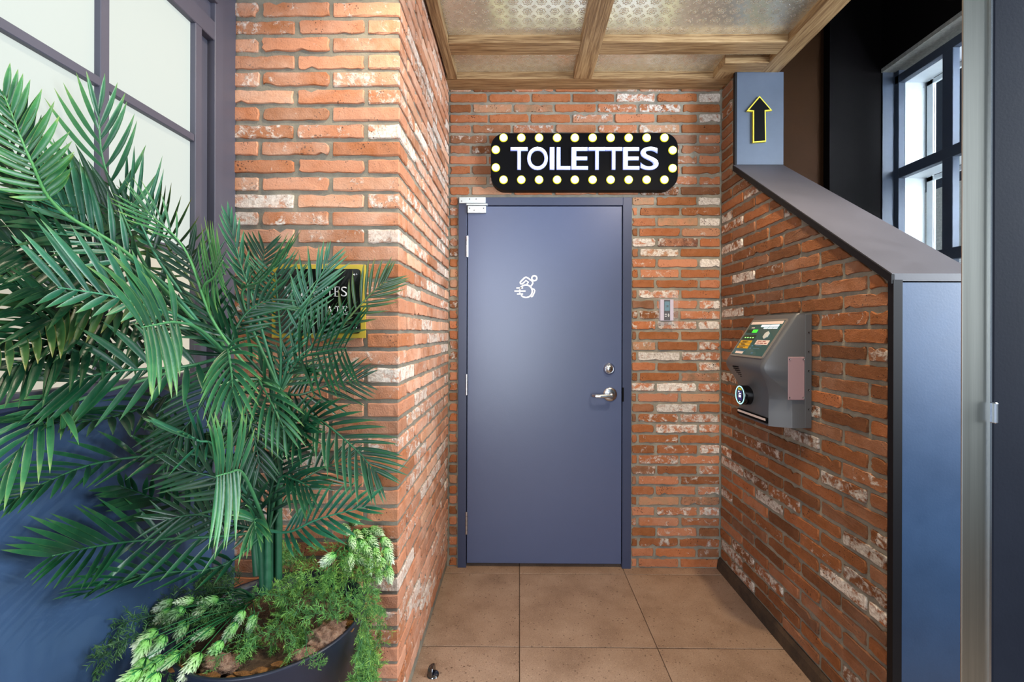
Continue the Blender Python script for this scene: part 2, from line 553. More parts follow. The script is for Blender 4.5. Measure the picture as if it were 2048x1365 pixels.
def brick_mesh(poly, rng, step=0.024, amp=0.0019):
    """irregular worn brick face in the local xy plane, front towards +z"""
    pts = []
    n = len(poly)
    for i in range(n):
        a = Vector((*poly[i], 0)); b = Vector((*poly[(i + 1) % n], 0))
        L = (b - a).length
        if L < 1e-4: continue
        k = max(1, int(round(L / step)))
        e = (b - a).normalized(); nr = Vector((e.y, -e.x, 0))
        cr = min(L * 0.25, rng.choice((0.003, 0.005, 0.007, 0.012)))
        ts = [cr / L] + [j / k for j in range(1, k) if cr / L + 0.05 < j / k < 1 - cr / L - 0.05] + [1 - cr / L]
        for s in ts:
            am = amp
            if rng.random() < 0.09: am = amp * 3.2
            pts.append(a.lerp(b, s) - nr * abs(rng.gauss(0, am)) + nr * 0.0004)
    cen = sum(pts, Vector()) / len(pts)
    bm = bmesh.new()
    back = [bm.verts.new(p + Vector((0, 0, -0.013))) for p in pts]
    mid = [bm.verts.new(p + Vector((0, 0, -0.003 + rng.uniform(-0.0008, 0.0008)))) for p in pts]
    fr = []
    for p in pts:
        q = p + (cen - p).normalized() * rng.uniform(0.0022, 0.0042)
        fr.append(bm.verts.new(q + Vector((0, 0, rng.uniform(-0.0006, 0.0008)))))
    m = len(pts)
    for k in range(m):
        k2 = (k + 1) % m
        bm.faces.new((back[k], back[k2], mid[k2], mid[k]))
        bm.faces.new((mid[k], mid[k2], fr[k2], fr[k]))
    bm.faces.new(fr)
    me = bpy.data.meshes.new('brick')
    bm.normal_update(); bm.to_mesh(me); bm.free()
    for p in me.polygons: p.use_smooth = len(p.vertices) == 4
    me.materials.append(M_BRICK)
    return me


def brick_color(rng, pal):
    """R hue along the ramp, G whitewash amount, B darkening"""
    r = rng.random(); va = rng.uniform(0.72, 1.06)
    if pal == 'left':
        hue = rng.choice([0.2, 0.25, 0.3, 0.38, 0.45, 0.5, 0.6]) + rng.uniform(-0.05, 0.05)
        wh = rng.choice([0.0, 0.15, 0.2, 0.28, 0.36, 0.45])
        if r < 0.09: wh = 0.66
        dk = rng.uniform(0.15, 0.75); va = rng.uniform(0.9, 1.12)  # paler haze and higher value put the pier's strong light into the colour
    elif pal == 'ret':
        hue = rng.choice([0.2, 0.3, 0.4, 0.5, 0.6]) + rng.uniform(-0.06, 0.06)
        wh = rng.choice([0.1, 0.2, 0.28, 0.36, 0.5])
        if r < 0.10: wh = 0.62
        dk = rng.uniform(0.4, 0.9); va = rng.uniform(0.85, 1.12)
    elif pal == 'back':
        hue = rng.choice([0.05, 0.1, 0.15, 0.2, 0.25, 0.3, 0.4]) + rng.uniform(-0.05, 0.05)
        wh = rng.choice([0.0, 0.05, 0.1, 0.15, 0.25, 0.35, 0.42])
        if r < 0.07: hue = 0.78
        dk = rng.choice([0, 0, 0.15, 0.3]); va = rng.uniform(0.66, 0.98)
    else:
        hue = rng.choice([0.0, 0.03, 0.06, 0.1, 0.14, 0.2]) + rng.uniform(-0.03, 0.04)
        wh = rng.choice([0.0, 0.0, 0.1, 0.2, 0.3])
        if r < 0.14: wh = rng.uniform(0.42, 0.66)
        dk = rng.choice([0, 0, 0, 0.2]); va = rng.uniform(0.64, 0.98)  # lowered value stands for the weaker, glancing light on the half wall
    return [min(max(hue, 0), 1), wh, dk, va]


def lay_brick(parent, M, u0, u1, v0, v1, rng, col, clip=None, dz=None):
    """one brick with face u0..u1 x v0..v1 in the wall frame M (local z out of the wall)"""
    u0, u1, v0, v1 = min(u0, u1), max(u0, u1), min(v0, v1), max(v0, v1)
    cu, cv = (u0 + u1) / 2, (v0 + v1) / 2
    wd, ht = u1 - u0, v1 - v0
    if wd < 0.008 or ht < 0.008: return None
    poly = [(-wd / 2, -ht / 2), (wd / 2, -ht / 2), (wd / 2, ht / 2), (-wd / 2, ht / 2)]
    cut = False
    if clip:
        n, c = clip
        c2 = c - (n[0] * cu + n[1] * cv)
        q = clip_poly(poly, n, c2)
        cut = q != poly
        if len(q) < 3: return None
        ar = abs(sum(q[i][0] * q[(i + 1) % len(q)][1] - q[(i + 1) % len(q)][0] * q[i][1] for i in range(len(q)))) / 2
        if ar < 2.5e-4: return None
        poly = q
    if cut:
        me = brick_mesh(poly, rng)
    else:
        key = (round(wd / 0.004), round(ht / 0.004))
        lst = pool.setdefault(key, [])
        if len(lst) < 14:
            me = brick_mesh(poly, rng); lst.append(me)
        else: me = rng.choice(lst)
    o = bpy.data.objects.new('brick', me)
    o.color = col
    tilt = Matrix.Rotation(rng.gauss(0, 0.006), 4, 'X') @ Matrix.Rotation(rng.gauss(0, 0.005), 4, 'Y') @ Matrix.Rotation(rng.gauss(0, 0.004), 4, 'Z')
    o.matrix_basis = M @ Matrix.Translation((cu, cv, rng.uniform(-0.0015, 0.003) if dz is None else dz)) @ tilt
    link(o, parent)
    return o


def corner_brick(parent, lo, hi, rng, col):
    bm = bmesh.new()
    add_box(bm, lo, hi)
    es = [e for e in bm.edges if (e.verts[0].co - e.verts[1].co).length > 0.08]
    bmesh.ops.subdivide_edges(bm, edges=es, cuts=5, use_grid_fill=True)
    bmesh.ops.bevel(bm, geom=[e for e in bm.edges if e.is_manifold and e.calc_face_angle() > 1.0], offset=0.0035, segments=1, affect='EDGES')
    cen = (Vector(lo) + Vector(hi)) / 2
    for v in bm.verts:
        v.co += Vector((rng.gauss(0, 0.0007), rng.gauss(0, 0.0007), rng.gauss(0, 0.0011)))
        v.co -= cen
    o = bm_obj('brick', bm, M_BRICK, parent)
    o.location = cen; o.color = col
    return o


J = 0.0125                                     # half joint is J/2 each side (bed and head)
rng = random.Random(11)

# ---- left pier: front face (towards the camera) and return wall
JM = 0.006                                     # mortar sits this far behind the brick faces
wall_lf = struct(boxes('wall_left_front', [((XWIN - 0.02, YF + JM, 0.0), (XL - JM, YF + 0.10, 3.2))], M_MORT))
wall_l = struct(boxes('wall_left', [((XL - 0.10, YF + 0.10, 0.0), (XL - JM, 0.0, 3.2))], M_MORT))
MF = frame_m((0, YF, 0), (1, 0, 0), (0, 0, 1))            # u = X, v = Z, out = -Y
ML = frame_m((XL, 0, 0), (0, 1, 0), (0, 0, 1))            # u = Y, v = Z, out = +X
XFW = -1.0
for r in range(-9, 41):
    zt = ZL - PITCH * (r - 0) + PITCH * 1.0
    zb = zt - PITCH
    v0, v1 = zb + J / 2, zt - J / 2
    if v0 < 0.0: continue
    A = (r % 2 == 1)           # A rows: header on the front face, stretcher on the return
    half = BL / 2 - J
    v0 += rng.uniform(-0.001, 0.001); v1 += rng.uniform(-0.002, 0.001)
    colc = brick_color(rng, 'left')
    if A:
        corner_brick(wall_l, (XL - half, YF, v0), (XL, YF + BL - J, v1), rng, colc)
        fx, ry = XL - half - J, YF + BL
    else:
        corner_brick(wall_lf, (XL - BL + J, YF, v0), (XL, YF + half, v1), rng, colc)
        fx, ry = XL - BL, YF + half + J
    x1 = fx
    while x1 > XFW:
        x0 = max(x1 - BL + J + rng.uniform(-0.004, 0.004), XFW - 0.02)
        lay_brick(wall_lf, MF, x0, x1, v0 + rng.uniform(-0.001, 0.0015), v1 + rng.uniform(-0.0015, 0.001), rng, brick_color(rng, 'left'))
        x1 = x0 - J - rng.uniform(-0.002, 0.003)
    y0 = ry
    while y0 < -0.012:
        y1 = min(y0 + BL - J + rng.uniform(-0.004, 0.004), -0.006)
        lay_brick(wall_l, ML, y0, y1, v0 + rng.uniform(-0.001, 0.0015), v1 + rng.uniform(-0.0015, 0.001), rng, brick_color(rng, 'ret'))
        y0 = y1 + J + rng.uniform(-0.002, 0.003)

# ---- door wall
DX0, DX1 = P(917, 700, 1).x, P(1262, 700, 1).x
DZ1 = P(1090, 396, 1).z
wall_b = struct(boxes('wall_back', [((XL - 0.10, JM, 0), (DX0, 0.14, 3.1)), ((DX1, JM, 0), (1.41, 0.14, 3.1)), ((DX0, JM, DZ1), (DX1, 0.14, 3.1))], M_MORT))
MB_ = frame_m((0, 0, 0), (1, 0, 0), (0, 0, 1))
uA = P(1397, 300, 1).x; uB = P(1361.7, 300, 1).x
spec = {}   # (row, index) colour overrides come from the photograph: row counted from the top, index from the right
SPECB = {
    (0, 0): (.5, .8), (0, 1): (.2, .05), (0, 2): (.4, .62), (0, 3): (.2, .05), (0, 4): (.2, .08), (0, 5): (.28, .15), (0, 6): (.2, .05),
    (1, 0): (.15, .0), (1, 1): (.25, .55), (1, 2): (.35, .45), (1, 3): (.3, .15), (1, 4): (.85, .3), (1, 5): (.75, .3), (1, 6): (.1, .05),
    (2, 0): (.3, .72), (2, 1): (.1, .15), (2, 2): (.4, .2), (2, 3): (.55, .42), (2, 4): (.25, .1), (2, 5): (.25, .15), (2, 6): (.3, .25),
    (3, 0): (.15, .05), (3, 1): (.75, .45), (3, 2): (.35, .4),
    (10, 0): (.5, 1.0), (10, 1): (.15, .0), (10, 2): (.8, .1), (11, 0): (.15, .32), (11, 1): (.2, .05), (12, 0): (.5, 1.0), (12, 1): (.82, .1), (12, 2): (.35, .25),
    (13, 0): (.6, .3), (13, 1): (.3, .2), (14, 0): (.3, .25), (14, 1): (1.0, .42), (14, 2): (.5, .68), (15, 0): (.15, .1), (15, 1): (.8, .6),
    (16, 0): (.5, 1.0), (16, 1): (.5, .05), (16, 2): (.35, .3), (17, 0): (.25, .1), (17, 1): (.45, .35), (18, 0): (.4, .25), (18, 1): (.2, .0), (18, 2): (.2, .05),
    (19, 0): (.3, .1), (19, 1): (.4, .6), (20, 0): (.5, .55), (20, 1): (.45, .35), (22, 0): (.3, .58), (22, 1): (.5, .52), (22, 2): (.3, .4),
    (23, 0): (.15, .0), (23, 1): (.12, .0), (24, 0): (.3, .5), (24, 1): (.15, .15), (25, 0): (.4, .55), (25, 1): (.4, .8), (26, 0): (.4, .6), (26, 1): (.2, .0),
    (27, 0): (.9, .3), (27, 1): (.15, .05), (28, 0): (.4, .5), (28, 1): (.5, .72), (28, 2): (.4, .55), (29, 0): (.68, .1), (29, 1): (.5, .28),
    (30, 0): (.25, .05), (30, 1): (.45, .72), (31, 0): (.4, .55), (31, 1): (.2, .4), (32, 0): (.4, .5), (32, 1): (.4, .58), (33, 0): (.2, .2), (34, 0): (.4, .6),
    (34, 1): (.25, .35), (35, 0): (.4, .35), (35, 1): (.3, .42), (36, 0): (.4, .42), (37, 1): (.4, .3), (38, 0): (.5, .5), (39, 0): (.9, .35), (40, 0): (.5, .6),
}
for r in range(-1, 46):
    zt = ZB + PITCH - PITCH * r; zb = zt - PITCH
    v0, v1 = zb + J / 2, zt - J / 2
    if v1 < 0.01: break
    v0 = max(v0, 0.003)
    js = [(uA if r % 2 == 0 else uB) - k * BL for k in range(0, 9)]
    js = [j + rng.uniform(-0.006, 0.006) for j in js]
    edges = [XR + 0.004] + [j for j in js if j > XL] + [XL]
    for i in range(len(edges) - 1):
        u1, u0 = edges[i] - J / 2, edges[i + 1] + J / 2
        col = brick_color(rng, 'back')
        if (r, i) in SPECB: col = [SPECB[(r, i)][0], SPECB[(r, i)][1] * 0.95, 0, rng.uniform(0.74, 0.98)]
        segs = [(u0, u1)]
        if zb < DZ1 - 0.012:
            v1 = min(v1, 9)
            segs = []
            if u0 < DX0 - 0.004: segs.append((u0, min(u1, DX0 - 0.006)))
            if u1 > DX1 + 0.004: segs.append((max(u0, DX1 + 0.006), u1))
        for a, b in segs:
            lay_brick(wall_b, MB_, a, b, v0 + rng.uniform(-0.001, 0.0012), v1 + rng.uniform(-0.0015, 0.001), rng, col)

# ---- brick half wall on the right (stepped-down, sloping top)
XR2 = 1.422
YP = (0.9346 - 1) * 2.657                       # front of the post
ZS0 = 2.286                                     # slope starts (at YP), top edge
ZS1 = 1.560                                     # slope ends (at YR)
slope = (ZS0 - ZS1) / (YP - YR)
prof = [(YR, 0), (0.0, 0), (0.0, 2.788), (YP, 2.788), (YP, ZS0), (YR, ZS1)]
CAPT = 0.018
bm = bmesh.new()
pr = [(YR + 0.03, 0), (0.0, 0), (0.0, 2.78), (YP + 0.012, 2.78), (YP + 0.012, ZS0 - 0.03), (YR + 0.03, ZS1 - 0.03 + 0.01)]
a = [bm.verts.new((XR + JM, y, z)) for y, z in pr]; b = [bm.verts.new((XR2 - 0.004, y, z)) for y, z in pr]
bm.faces.new(a); bm.faces.new(list(reversed(b)))
for k in range(6): bm.faces.new((a[(k + 1) % 6], a[k], b[k], b[(k + 1) % 6]))
bmesh.ops.recalc_face_normals(bm, faces=bm.faces)
wall_r = struct(bm_obj('wall_right', bm, M_MORT))
MR = frame_m((XR, 0, 0), (0, -1, 0), (0, 0, 1))            # u = -Y, v = Z, out = -X
# clip line just under the cap
nlen = math.hypot(slope, 1.0)
nrm = (slope / nlen, 1.0 / nlen)                # u grows towards the camera, slope falls: v + slope*u = const
cc = (ZS0 + slope * (-YP)) / nlen - 0.034
base_u = 0.0
PB = 0.0923 * 2.657
for r in range(-2, 46):
    zt = ZR + PITCH - PITCH * r; zb = zt - PITCH
    v0, v1 = zb + J / 2, zt - J / 2
    if v1 < 0.085: break
    v0 = max(v0, 0.075)
    first = (0.0534 if r % 2 == 0 else 0.0995) * 2.657
    ed = [0.006] + [first + k * PB + rng.uniform(-0.006, 0.006) for k in range(6)]
    ed = [e for e in ed if e < -YR - 0.05] + [-YR - 0.018]
    for i in range(len(ed) - 1):
        col = brick_color(rng, 'right')
        u0, u1 = ed[i] + J / 2, ed[i + 1] - J / 2
        if zb > ZS0 - 0.045:
            u1 = min(u1, -YP - 0.02)
        if u1 - u0 < 0.012: continue
        cl = (nrm, cc) if zt > ZS1 - 0.2 and zb < ZS0 - 0.04 else None
        lay_brick(wall_r, MR, u0, u1, v0 + rng.uniform(-0.001, 0.0012), v1 + rng.uniform(-0.0015, 0.001), rng, col, clip=cl)
# dirty skirting course at the foot
struct(prism('baseboard_right', [(0.0, 0.0), (0.0, 0.062), (-0.012, 0.066), (-0.024, 0.05), (-0.03, 0.0)][::-1], -YR - 0.02, M_MORT_D,
             M=frame_m((XR + 0.012, 0, 0), (1, 0, 0), (0, 0, 1)), bevel=0))

# cap, post and end panel in paint
cap = struct(empty('trim_1'))
bm = bmesh.new()
th = 0.022
dn = Vector((0, slope / nlen, -1 / nlen)) * -1
for xa in (0,):
    q = [(YP, ZS0), (YR, ZS1), (YR, ZS1 - 0.028), (YP, ZS0 - 0.028)]
    a = [bm.verts.new((XR - 0.008, y, z)) for y, z in q]; b = [bm.verts.new((XR2 + 0.006, y, z)) for y, z in q]
    bm.faces.new(a); bm.faces.new(list(reversed(b)))
    for k in range(4): bm.faces.new((a[(k + 1) % 4], a[k], b[k], b[(k + 1) % 4]))
bmesh.ops.recalc_face_normals(bm, faces=bm.faces)
bm_obj('sloping_cap', bm, M_CAP, cap)
box('post_panel', (XR + 0.004, YP - 0.004, ZS0), (XR2 + 0.006, YP + 0.012, 2.788), M_POST, cap)
box('post_side', (XR2 - 0.004, YP, ZS0 - 0.05), (XR2 + 0.006, 0.0, 2.788), M_NAVY, cap)
box('end_panel', (XR + 0.02, YR, 0.0), (XR2 + 0.006, YR + 0.03, ZS1 - 0.024), M_NAVY, cap)
box('back_panel', (XR2 - 0.004, YR, 0.0), (XR2 + 0.006, YP, ZS1 - 0.03), M_NAVY, cap)
box('corner_trim', (XR - 0.006, YR - 0.004, 0.0), (XR + 0.022, YR + 0.018, ZS1 - 0.02), M_DARKTRIM, cap)
q = [(YP, ZS0 - 0.0), (YR, ZS1 - 0.0), (YR, ZS1 - 0.022), (YP, ZS0 - 0.022)]
bm = bmesh.new()
q = [(YP, ZS0 - 0.004), (YR - 0.003, ZS1 - 0.004), (YR - 0.003, ZS1 - 0.032), (YP, ZS0 - 0.032)]
a = [bm.verts.new((XR - 0.012, y, z)) for y, z in q]; b = [bm.verts.new((XR - 0.002, y, z)) for y, z in q]
bm.faces.new(a); bm.faces.new(list(reversed(b)))
for k in range(4): bm.faces.new((a[(k + 1) % 4], a[k], b[k], b[(k + 1) % 4]))
bmesh.ops.recalc_face_normals(bm, faces=bm.faces)
bm_obj('cap_edge', bm, M_DARKTRIM, cap)
box('post_edge', (XR - 0.004, YP - 0.006, ZS0 - 0.02), (XR + 0.008, YP + 0.012, 2.788), M_DARKTRIM, cap)

# ------------------------------------------------------------------ floor
floor = struct(box('floor', (-2.2, -5.2, -0.12), (3.2, 0.32, -0.009), M_GROUT))
tile_me = {}
XJ = P(1039, 1200, 0.85).x
for i in range(-3, 5):
    for j in range(0, 9):
        x0, x1 = XJ + i * 0.6 + 0.0015, XJ + (i + 1) * 0.6 - 0.0015
        y1, y0 = -0.072 - (j - 1) * 0.6 - 0.0028, -0.072 - j * 0.6 + 0.0028
        y1 = min(y1, 0.30)
        if y0 < -4.9: continue
        key = round(y1 - y0, 3)
        if key not in tile_me:
            bm = bmesh.new(); add_box(bm, (-(x1 - x0) / 2, -(y1 - y0) / 2, -0.01), ((x1 - x0) / 2, (y1 - y0) / 2, 0.0), 0.0012)
            t_ = bm_obj('tile', bm, M_TILE, floor); tile_me[key] = t_.data
        else:
            t_ = link(bpy.data.objects.new('tile', tile_me[key]), floor)
        t_.location = ((x0 + x1) / 2, (y0 + y1) / 2, random.uniform(-0.0004, 0.0002))

# ------------------------------------------------------------------ ceiling: pressed tin between oak beams
ZC = 2.832
ZBm = 2.788
ceiling = struct(box('ceiling', (-1.1, -3.6, ZC + 0.004), (1.403, 0.0, ZC + 0.08), M_BLACKBR))


def beam(lo, hi, along):
    lo, hi = Vector(lo), Vector(hi)
    cen = (lo + hi) / 2; s = hi - lo
    if along == 'X': dims = (s.x, s.y, s.z); rot = 0
    else: dims = (s.y, s.x, s.z); rot = PI / 2
    o = box('beam', (-dims[0] / 2, -dims[1] / 2, -dims[2] / 2), (dims[0] / 2, dims[1] / 2, dims[2] / 2), M_OAK, ceiling, 0.0015)
    o.location = cen; o.rotation_euler = (0, 0, rot)
    return o


XB0, XB1 = -0.404, -0.353      # beam on the left wall
XM0, XM1 = 0.296, 0.400        # middle beam
XE0, XE1 = 1.303, 1.403        # right beam
YB = (0.956 - 1) * 2.657       # front of the beam on the back wall
YM0, YM1 = (0.837 - 1) * 2.657, (0.8735 - 1) * 2.657
beam((XB0 - 0.012, YB, ZBm), (XE1, -0.001, ZC), 'X')
beam((XB0, -3.6, ZBm - 0.001), (XB1, YB, ZC), 'Y')
beam((XM0, -3.6, ZBm - 0.001), (XM1, YB, ZC), 'Y')
beam((XE0, -3.6, ZBm - 0.0015), (XE1, YP + 0.02, ZC), 'Y')
for k in range(4):
    y0, y1 = YM0 - k * 0.78, YM1 - k * 0.78
    beam((XB1, y0, ZBm), (XM0, y1, ZC), 'X'); beam((XM1, y0, ZBm), (XE0, y1, ZC), 'X')
# little frame boxed round the head of the post
YN0, YN1 = (0.8995 - 1) * 2.657, (0.932 - 1) * 2.657
beam((1.072, YN0, ZBm - 0.002), (XE0, YN1, ZC), 'X')
beam((1.072, YN1, ZBm - 0.002), (XR + 0.0, YB, ZC), 'Y')
ys = [YB] + [v for k in range(4) for v in (YM1 - k * 0.78, YM0 - k * 0.78)]
for k in range(0, len(ys) - 1, 2):
    for xa, xb in ((XB1, XM0), (XM1, XE0)):
        box('tin_panel', (xa, ys[k + 1], ZC - 0.004), (xb, ys[k], ZC + 0.004), M_TIN, ceiling)

# ------------------------------------------------------------------ left window wall
YW1 = YF                       # meets the pier
win = struct(empty('window_1'))
XG = -0.995                    # glass plane
ZSILL = 1.253
zb_ = [1.957 - 0.35 * 1, 1.957]         # horizontal bars
ZHEAD = 2.306
dj = 0.513
YJ = (dj - 1) * 2.657          # right end of the glass
yv = (0.4012 - 1) * 2.657      # a vertical bar
PW = YJ - ((0.4058 - 1) * 2.657)
bars = [yv - k * (PW + 0.024) for k in range(0, 8)]
YEND = bars[-1]
zc = [ZSILL] + zb_ + [ZHEAD]
# panes
yy = [YJ] + bars
for k in range(len(yy) - 1):
    for m in range(len(zc) - 1):
        y1 = yy[k] - (0.012 if k else 0); y0 = yy[k + 1] + 0.012
        z0 = zc[m] + (0.011 if m else 0); z1 = zc[m + 1] - (0.011 if m < 2 else 0)
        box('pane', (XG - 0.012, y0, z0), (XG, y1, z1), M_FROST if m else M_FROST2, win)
for y in bars: box('mullion', (XG - 0.02, y - 0.012, ZSILL), (XWIN, y + 0.012, ZHEAD), M_WINFR, win, 0.0015)
for z in zb_: box('mullion', (XG - 0.02, YEND, z - 0.011), (XWIN - 0.001, YJ, z + 0.011), M_WINFR, win, 0.0015)
boxes('window_frame', [((XG - 0.03, YJ, ZSILL - 0.02), (XWIN + 0.002, YJ + 0.028, ZHEAD)), ((XG - 0.03, YEND, ZHEAD), (XWIN + 0.002, YJ + 0.10, ZHEAD + 0.06)),
                       ((XG - 0.031, YEND, ZSILL - 0.02), (XWIN + 0.012, YJ + 0.029, ZSILL))], M_WINFR, win, 0.002)
boxes('jamb', [((XG - 0.06, YJ + 0.028, 0.0), (XWIN - 0.022, YJ + 0.10, 3.2))], M_WINFR, win, 0.002)
boxes('casing', [((XG - 0.06, YJ + 0.085, 0.0), (XWIN + 0.004, YJ + 0.125, 3.2)), ((XG - 0.06, YJ + 0.125, 0.0), (XWIN - 0.006, YF + 0.004, 3.2)),
                 ((XG - 0.061, YEND, ZHEAD + 0.06), (XWIN - 0.012, YJ + 0.124, 3.21)), ((XG - 0.06, YEND, ZHEAD + 0.12), (XWIN + 0.012, YJ + 0.09, ZHEAD + 0.18))], M_WINFR, win, 0.002)
wall_w = struct(boxes('wall_window', [((XWIN - 0.1, -4.6, 0.0), (XWIN - 0.004, YF + 0.004, ZSILL - 0.02))], M_NAVY))
box('sill', (XWIN - 0.06, YEND, ZSILL - 0.034), (XWIN + 0.014, YJ + 0.03, ZSILL - 0.018), M_FRAME, win, 0.003)

# ------------------------------------------------------------------ right corridor and its window
XC = 2.33
wall_c = struct(boxes('wall_corridor', [((XC, -3.2, 0), (XC + 0.10, 0.295, 0.9)), ((XC, -3.2, 3.055), (XC + 0.10, 0.295, 3.9)), ((XC, 0.295, 0), (XC + 0.1, 0.6, 3.9)), ((XC, -1.26, 0.9), (XC + 0.1, -1.2, 3.055)), ((XC, -3.2, 0.9), (XC + 0.1, -3.0, 3.055))], M_BLACKBR))
wall_cb = struct(boxes('wall_corridor_back', [((1.40, 0.36, 0), (2.02, 0.5, 3.9)), ((1.30, 0.15, 0), (1.42, 0.36, 3.9)), ((1.16, -0.05, 2.87), (1.46, 0.15, 3.9))], M_BROWN))
struct(box('ceiling_corridor', (1.403, -3.6, 3.9), (2.6, 0.6, 3.95), M_BLACKBR))
struct(boxes('trim_2', [((2.0, 0.30, 0), (XC + 0.02, 0.5, 3.9))], M_BLACKBR))
XF = 2.43
win2 = struct(empty('window_2'))
yp0 = (1.098 - 1) * 2.657
bars2 = [(0.974 - 1) * 2.657 - k * 0.36 for k in range(4)]
box('jamb', (XC + 0.002, yp0 + 0.03, 0.9), (XF + 0.02, 0.294, 3.055), M_WIN2, win2)
box('soffit', (XC - 0.004, -1.2, 3.05), (XF + 0.2, 0.295, 3.075), M_CONCRETE, win2)
boxes('window_frame', [((XF - 0.02, yp0, 0.9), (XF + 0.02, yp0 + 0.035, 3.05)), ((XF - 0.02, -1.2, 2.968), (XF + 0.02, yp0 + 0.035, 3.02))], M_WIN2, win2, 0.002)
for y in bars2: box('mullion', (XF - 0.02, y - 0.032, 0.9), (XF + 0.02, y + 0.032, 2.97), M_WIN2, win2, 0.002)
for z in (1.25, 1.82, 2.391): box('mullion', (XF - 0.021, -1.2, z - 0.032), (XF + 0.021, yp0, z + 0.032), M_WIN2, win2, 0.002)
boxes('reveal', [((XF + 0.021, yp0, 0.9), (XF + 0.15, yp0 + 0.05, 2.97)), ((XF + 0.021, -1.2, 2.968), (XF + 0.15, yp0 + 0.05, 3.0)),
                 ((XF + 0.021, -1.2, 2.361), (XF + 0.15, yp0, 2.42)), ((XF + 0.021, -1.2, 1.79), (XF + 0.15, yp0, 1.85)), ((XF + 0.021, -1.2, 0.86), (XF + 0.15, yp0, 0.9))], M_WHITEP, win2)
for k, z0, z1 in ((0, 0.9, 1.79), (1, 1.85, 2.361), (2, 2.42, 2.968)):
    boxes('outer_sash', [((XF + 0.15, yp0 - 0.05, z0), (XF + 0.17, yp0 - 0.008, z1)), ((XF + 0.15, -1.2, z1 - 0.03), (XF + 0.17, yp0 - 0.008, z1 - 0.004))], M_WHITEP, win2)
M_TINT = plain('tinted_glass', srgb(18, 30, 46), 0.12)
box('pane', (XF + 0.158, -1.2, 2.42), (XF + 0.162, yp0 - 0.05, 2.94), M_GLASS, win2)
box('pane', (XF + 0.158, -1.2, 1.85), (XF + 0.162, yp0 - 0.05, 2.335), M_GLASS, win2)
struct(box('wall_facade', (3.6, -3.0, 2.62), (3.8, 3.2, 6.0), M_TINT))
struct(box('wall_outside', (3.6, -3.0, 0.0), (3.8, 3.2, 2.62), M_CONCRETE))

# ------------------------------------------------------------------ foreground right jamb (steel edged)
fd = 0.33
x0, x1 = P(1925, 700, fd).x, P(1977, 700, fd).x
yf = (fd - 1) * 2.657
jamb = struct(empty('door_2'))
box('steel_edge', (x0, yf, 0.0), (x1, yf + 0.004, 3.2), M_STEEL, jamb, 0.001)
box('panel', (x1 + 0.003, yf - 0.006, 0.0), (x1 + 0.75, yf + 0.05, 3.2), M_JAMB, jamb, 0.002)
box('steel_lip', (x1 - 0.001, yf - 0.004, 0.0), (x1 + 0.003, yf + 0.01, 3.2), M_CHROME, jamb)
hz = P(1981, 825, fd).z
box('latch_pin', (x1 + 0.001, yf - 0.012, hz - 0.02), (x1 + 0.008, yf - 0.002, hz + 0.02), M_CHROME, jamb, 0.002)

# ------------------------------------------------------------------ toilet door
door = struct(empty('door_1'))
lx0, lx1 = P(935, 700, 1).x, P(1243, 700, 1).x
lz1, lz0 = P(1090, 413.5, 1).z, P(1090, 1127, 1).z
YD = -0.004
boxes('door_frame', [((DX0, YD - 0.008, 0.0), (lx0 - 0.004, 0.12, DZ1)), ((lx1 + 0.004, YD - 0.008, 0), (DX1, 0.12, DZ1)), ((lx0 - 0.004, YD - 0.008, lz1 + 0.004), (lx1 + 0.004, 0.12, DZ1)),
                     ((lx0 - 0.01, YD + 0.045, 0.0), (lx1 + 0.01, YD + 0.06, lz1 + 0.02))], M_FRAME, door, 0.0015)
box('door_leaf', (lx0, YD, lz0), (lx1, YD + 0.04, lz1), M_DOOR, door, 0.0012)
for ya, yb in ((473, 515), (748, 790), (1022, 1067)):
    za, zb2 = P(934, yb, 1).z, P(934, ya, 1).z
    h = bmesh.new()
    n = 5
    for k in range(n):
        s0 = za + (zb2 - za) * k / n; s1 = za + (zb2 - za) * (k + 1) / n - 0.0012
        add_tube(h, [(lx0 - 0.002, YD - 0.008, s0), (lx0 - 0.002, YD - 0.008, s1)], 0.0075, 12)
    bm_obj('hinge', h, M_CHROME, door, False)
pv = boxes('pivot_plate', [(P(919.5, 409, 1) + Vector((0, YD - 0.022, 0)), P(972, 397, 1) + Vector((0, YD - 0.006, 0)))], M_WHITEMETAL, door, 0.0015)
pl = boxes('pivot_plate', [(P(936, 428, 1) + Vector((0, YD - 0.02, 0)), P(972.5, 414, 1) + Vector((0, YD - 0.001, 0))),
                           (P(934, 413.5, 1) + Vector((0, YD - 0.03, 0)), P(976, 410.5, 1) + Vector((0, YD - 0.001, 0)))], M_WHITEMETAL, door, 0.0012)
for (x, y), pp in (((924, 405), pv), ((940, 401), pv), ((953, 401), pv), ((940, 419), pl), ((949, 423), pl), ((968, 419), pl)):
    c = P(x, y, 1); yo = YD - (0.022 if pp is pv else 0.020)
    lathe('screw', [(0, 0.0012), (0.003, 0.0008), (0.0036, -0.001)], M_CHROME_D, pp, 10, frame_m((c.x, yo, c.z), (1, 0, 0), (0, 0, 1)))
c = P(1217.5, 738, 1)
mm = frame_m((c.x, YD, c.z), (1, 0, 0), (0, 0, 1))
lock = lathe('deadbolt', [(0.034, 0), (0.034, 0.004), (0.030, 0.010), (0.026, 0.018), (0.0235, 0.020), (0.0225, 0.017), (0.0, 0.017)], M_CHROME, door, 40, mm)
lathe('cylinder', [(0.0215, 0.0172), (0.0205, 0.0195), (0, 0.0195)], M_CHROME, lock, 32, mm)
boxes('keyway', [((c.x - 0.0012, YD - 0.0205, c.z - 0.010), (c.x + 0.0012, YD - 0.019, c.z + 0.002))], M_BLACKM, lock)
c = P(1219.5, 789, 1)
mm = frame_m((c.x, YD, c.z), (1, 0, 0), (0, 0, 1))
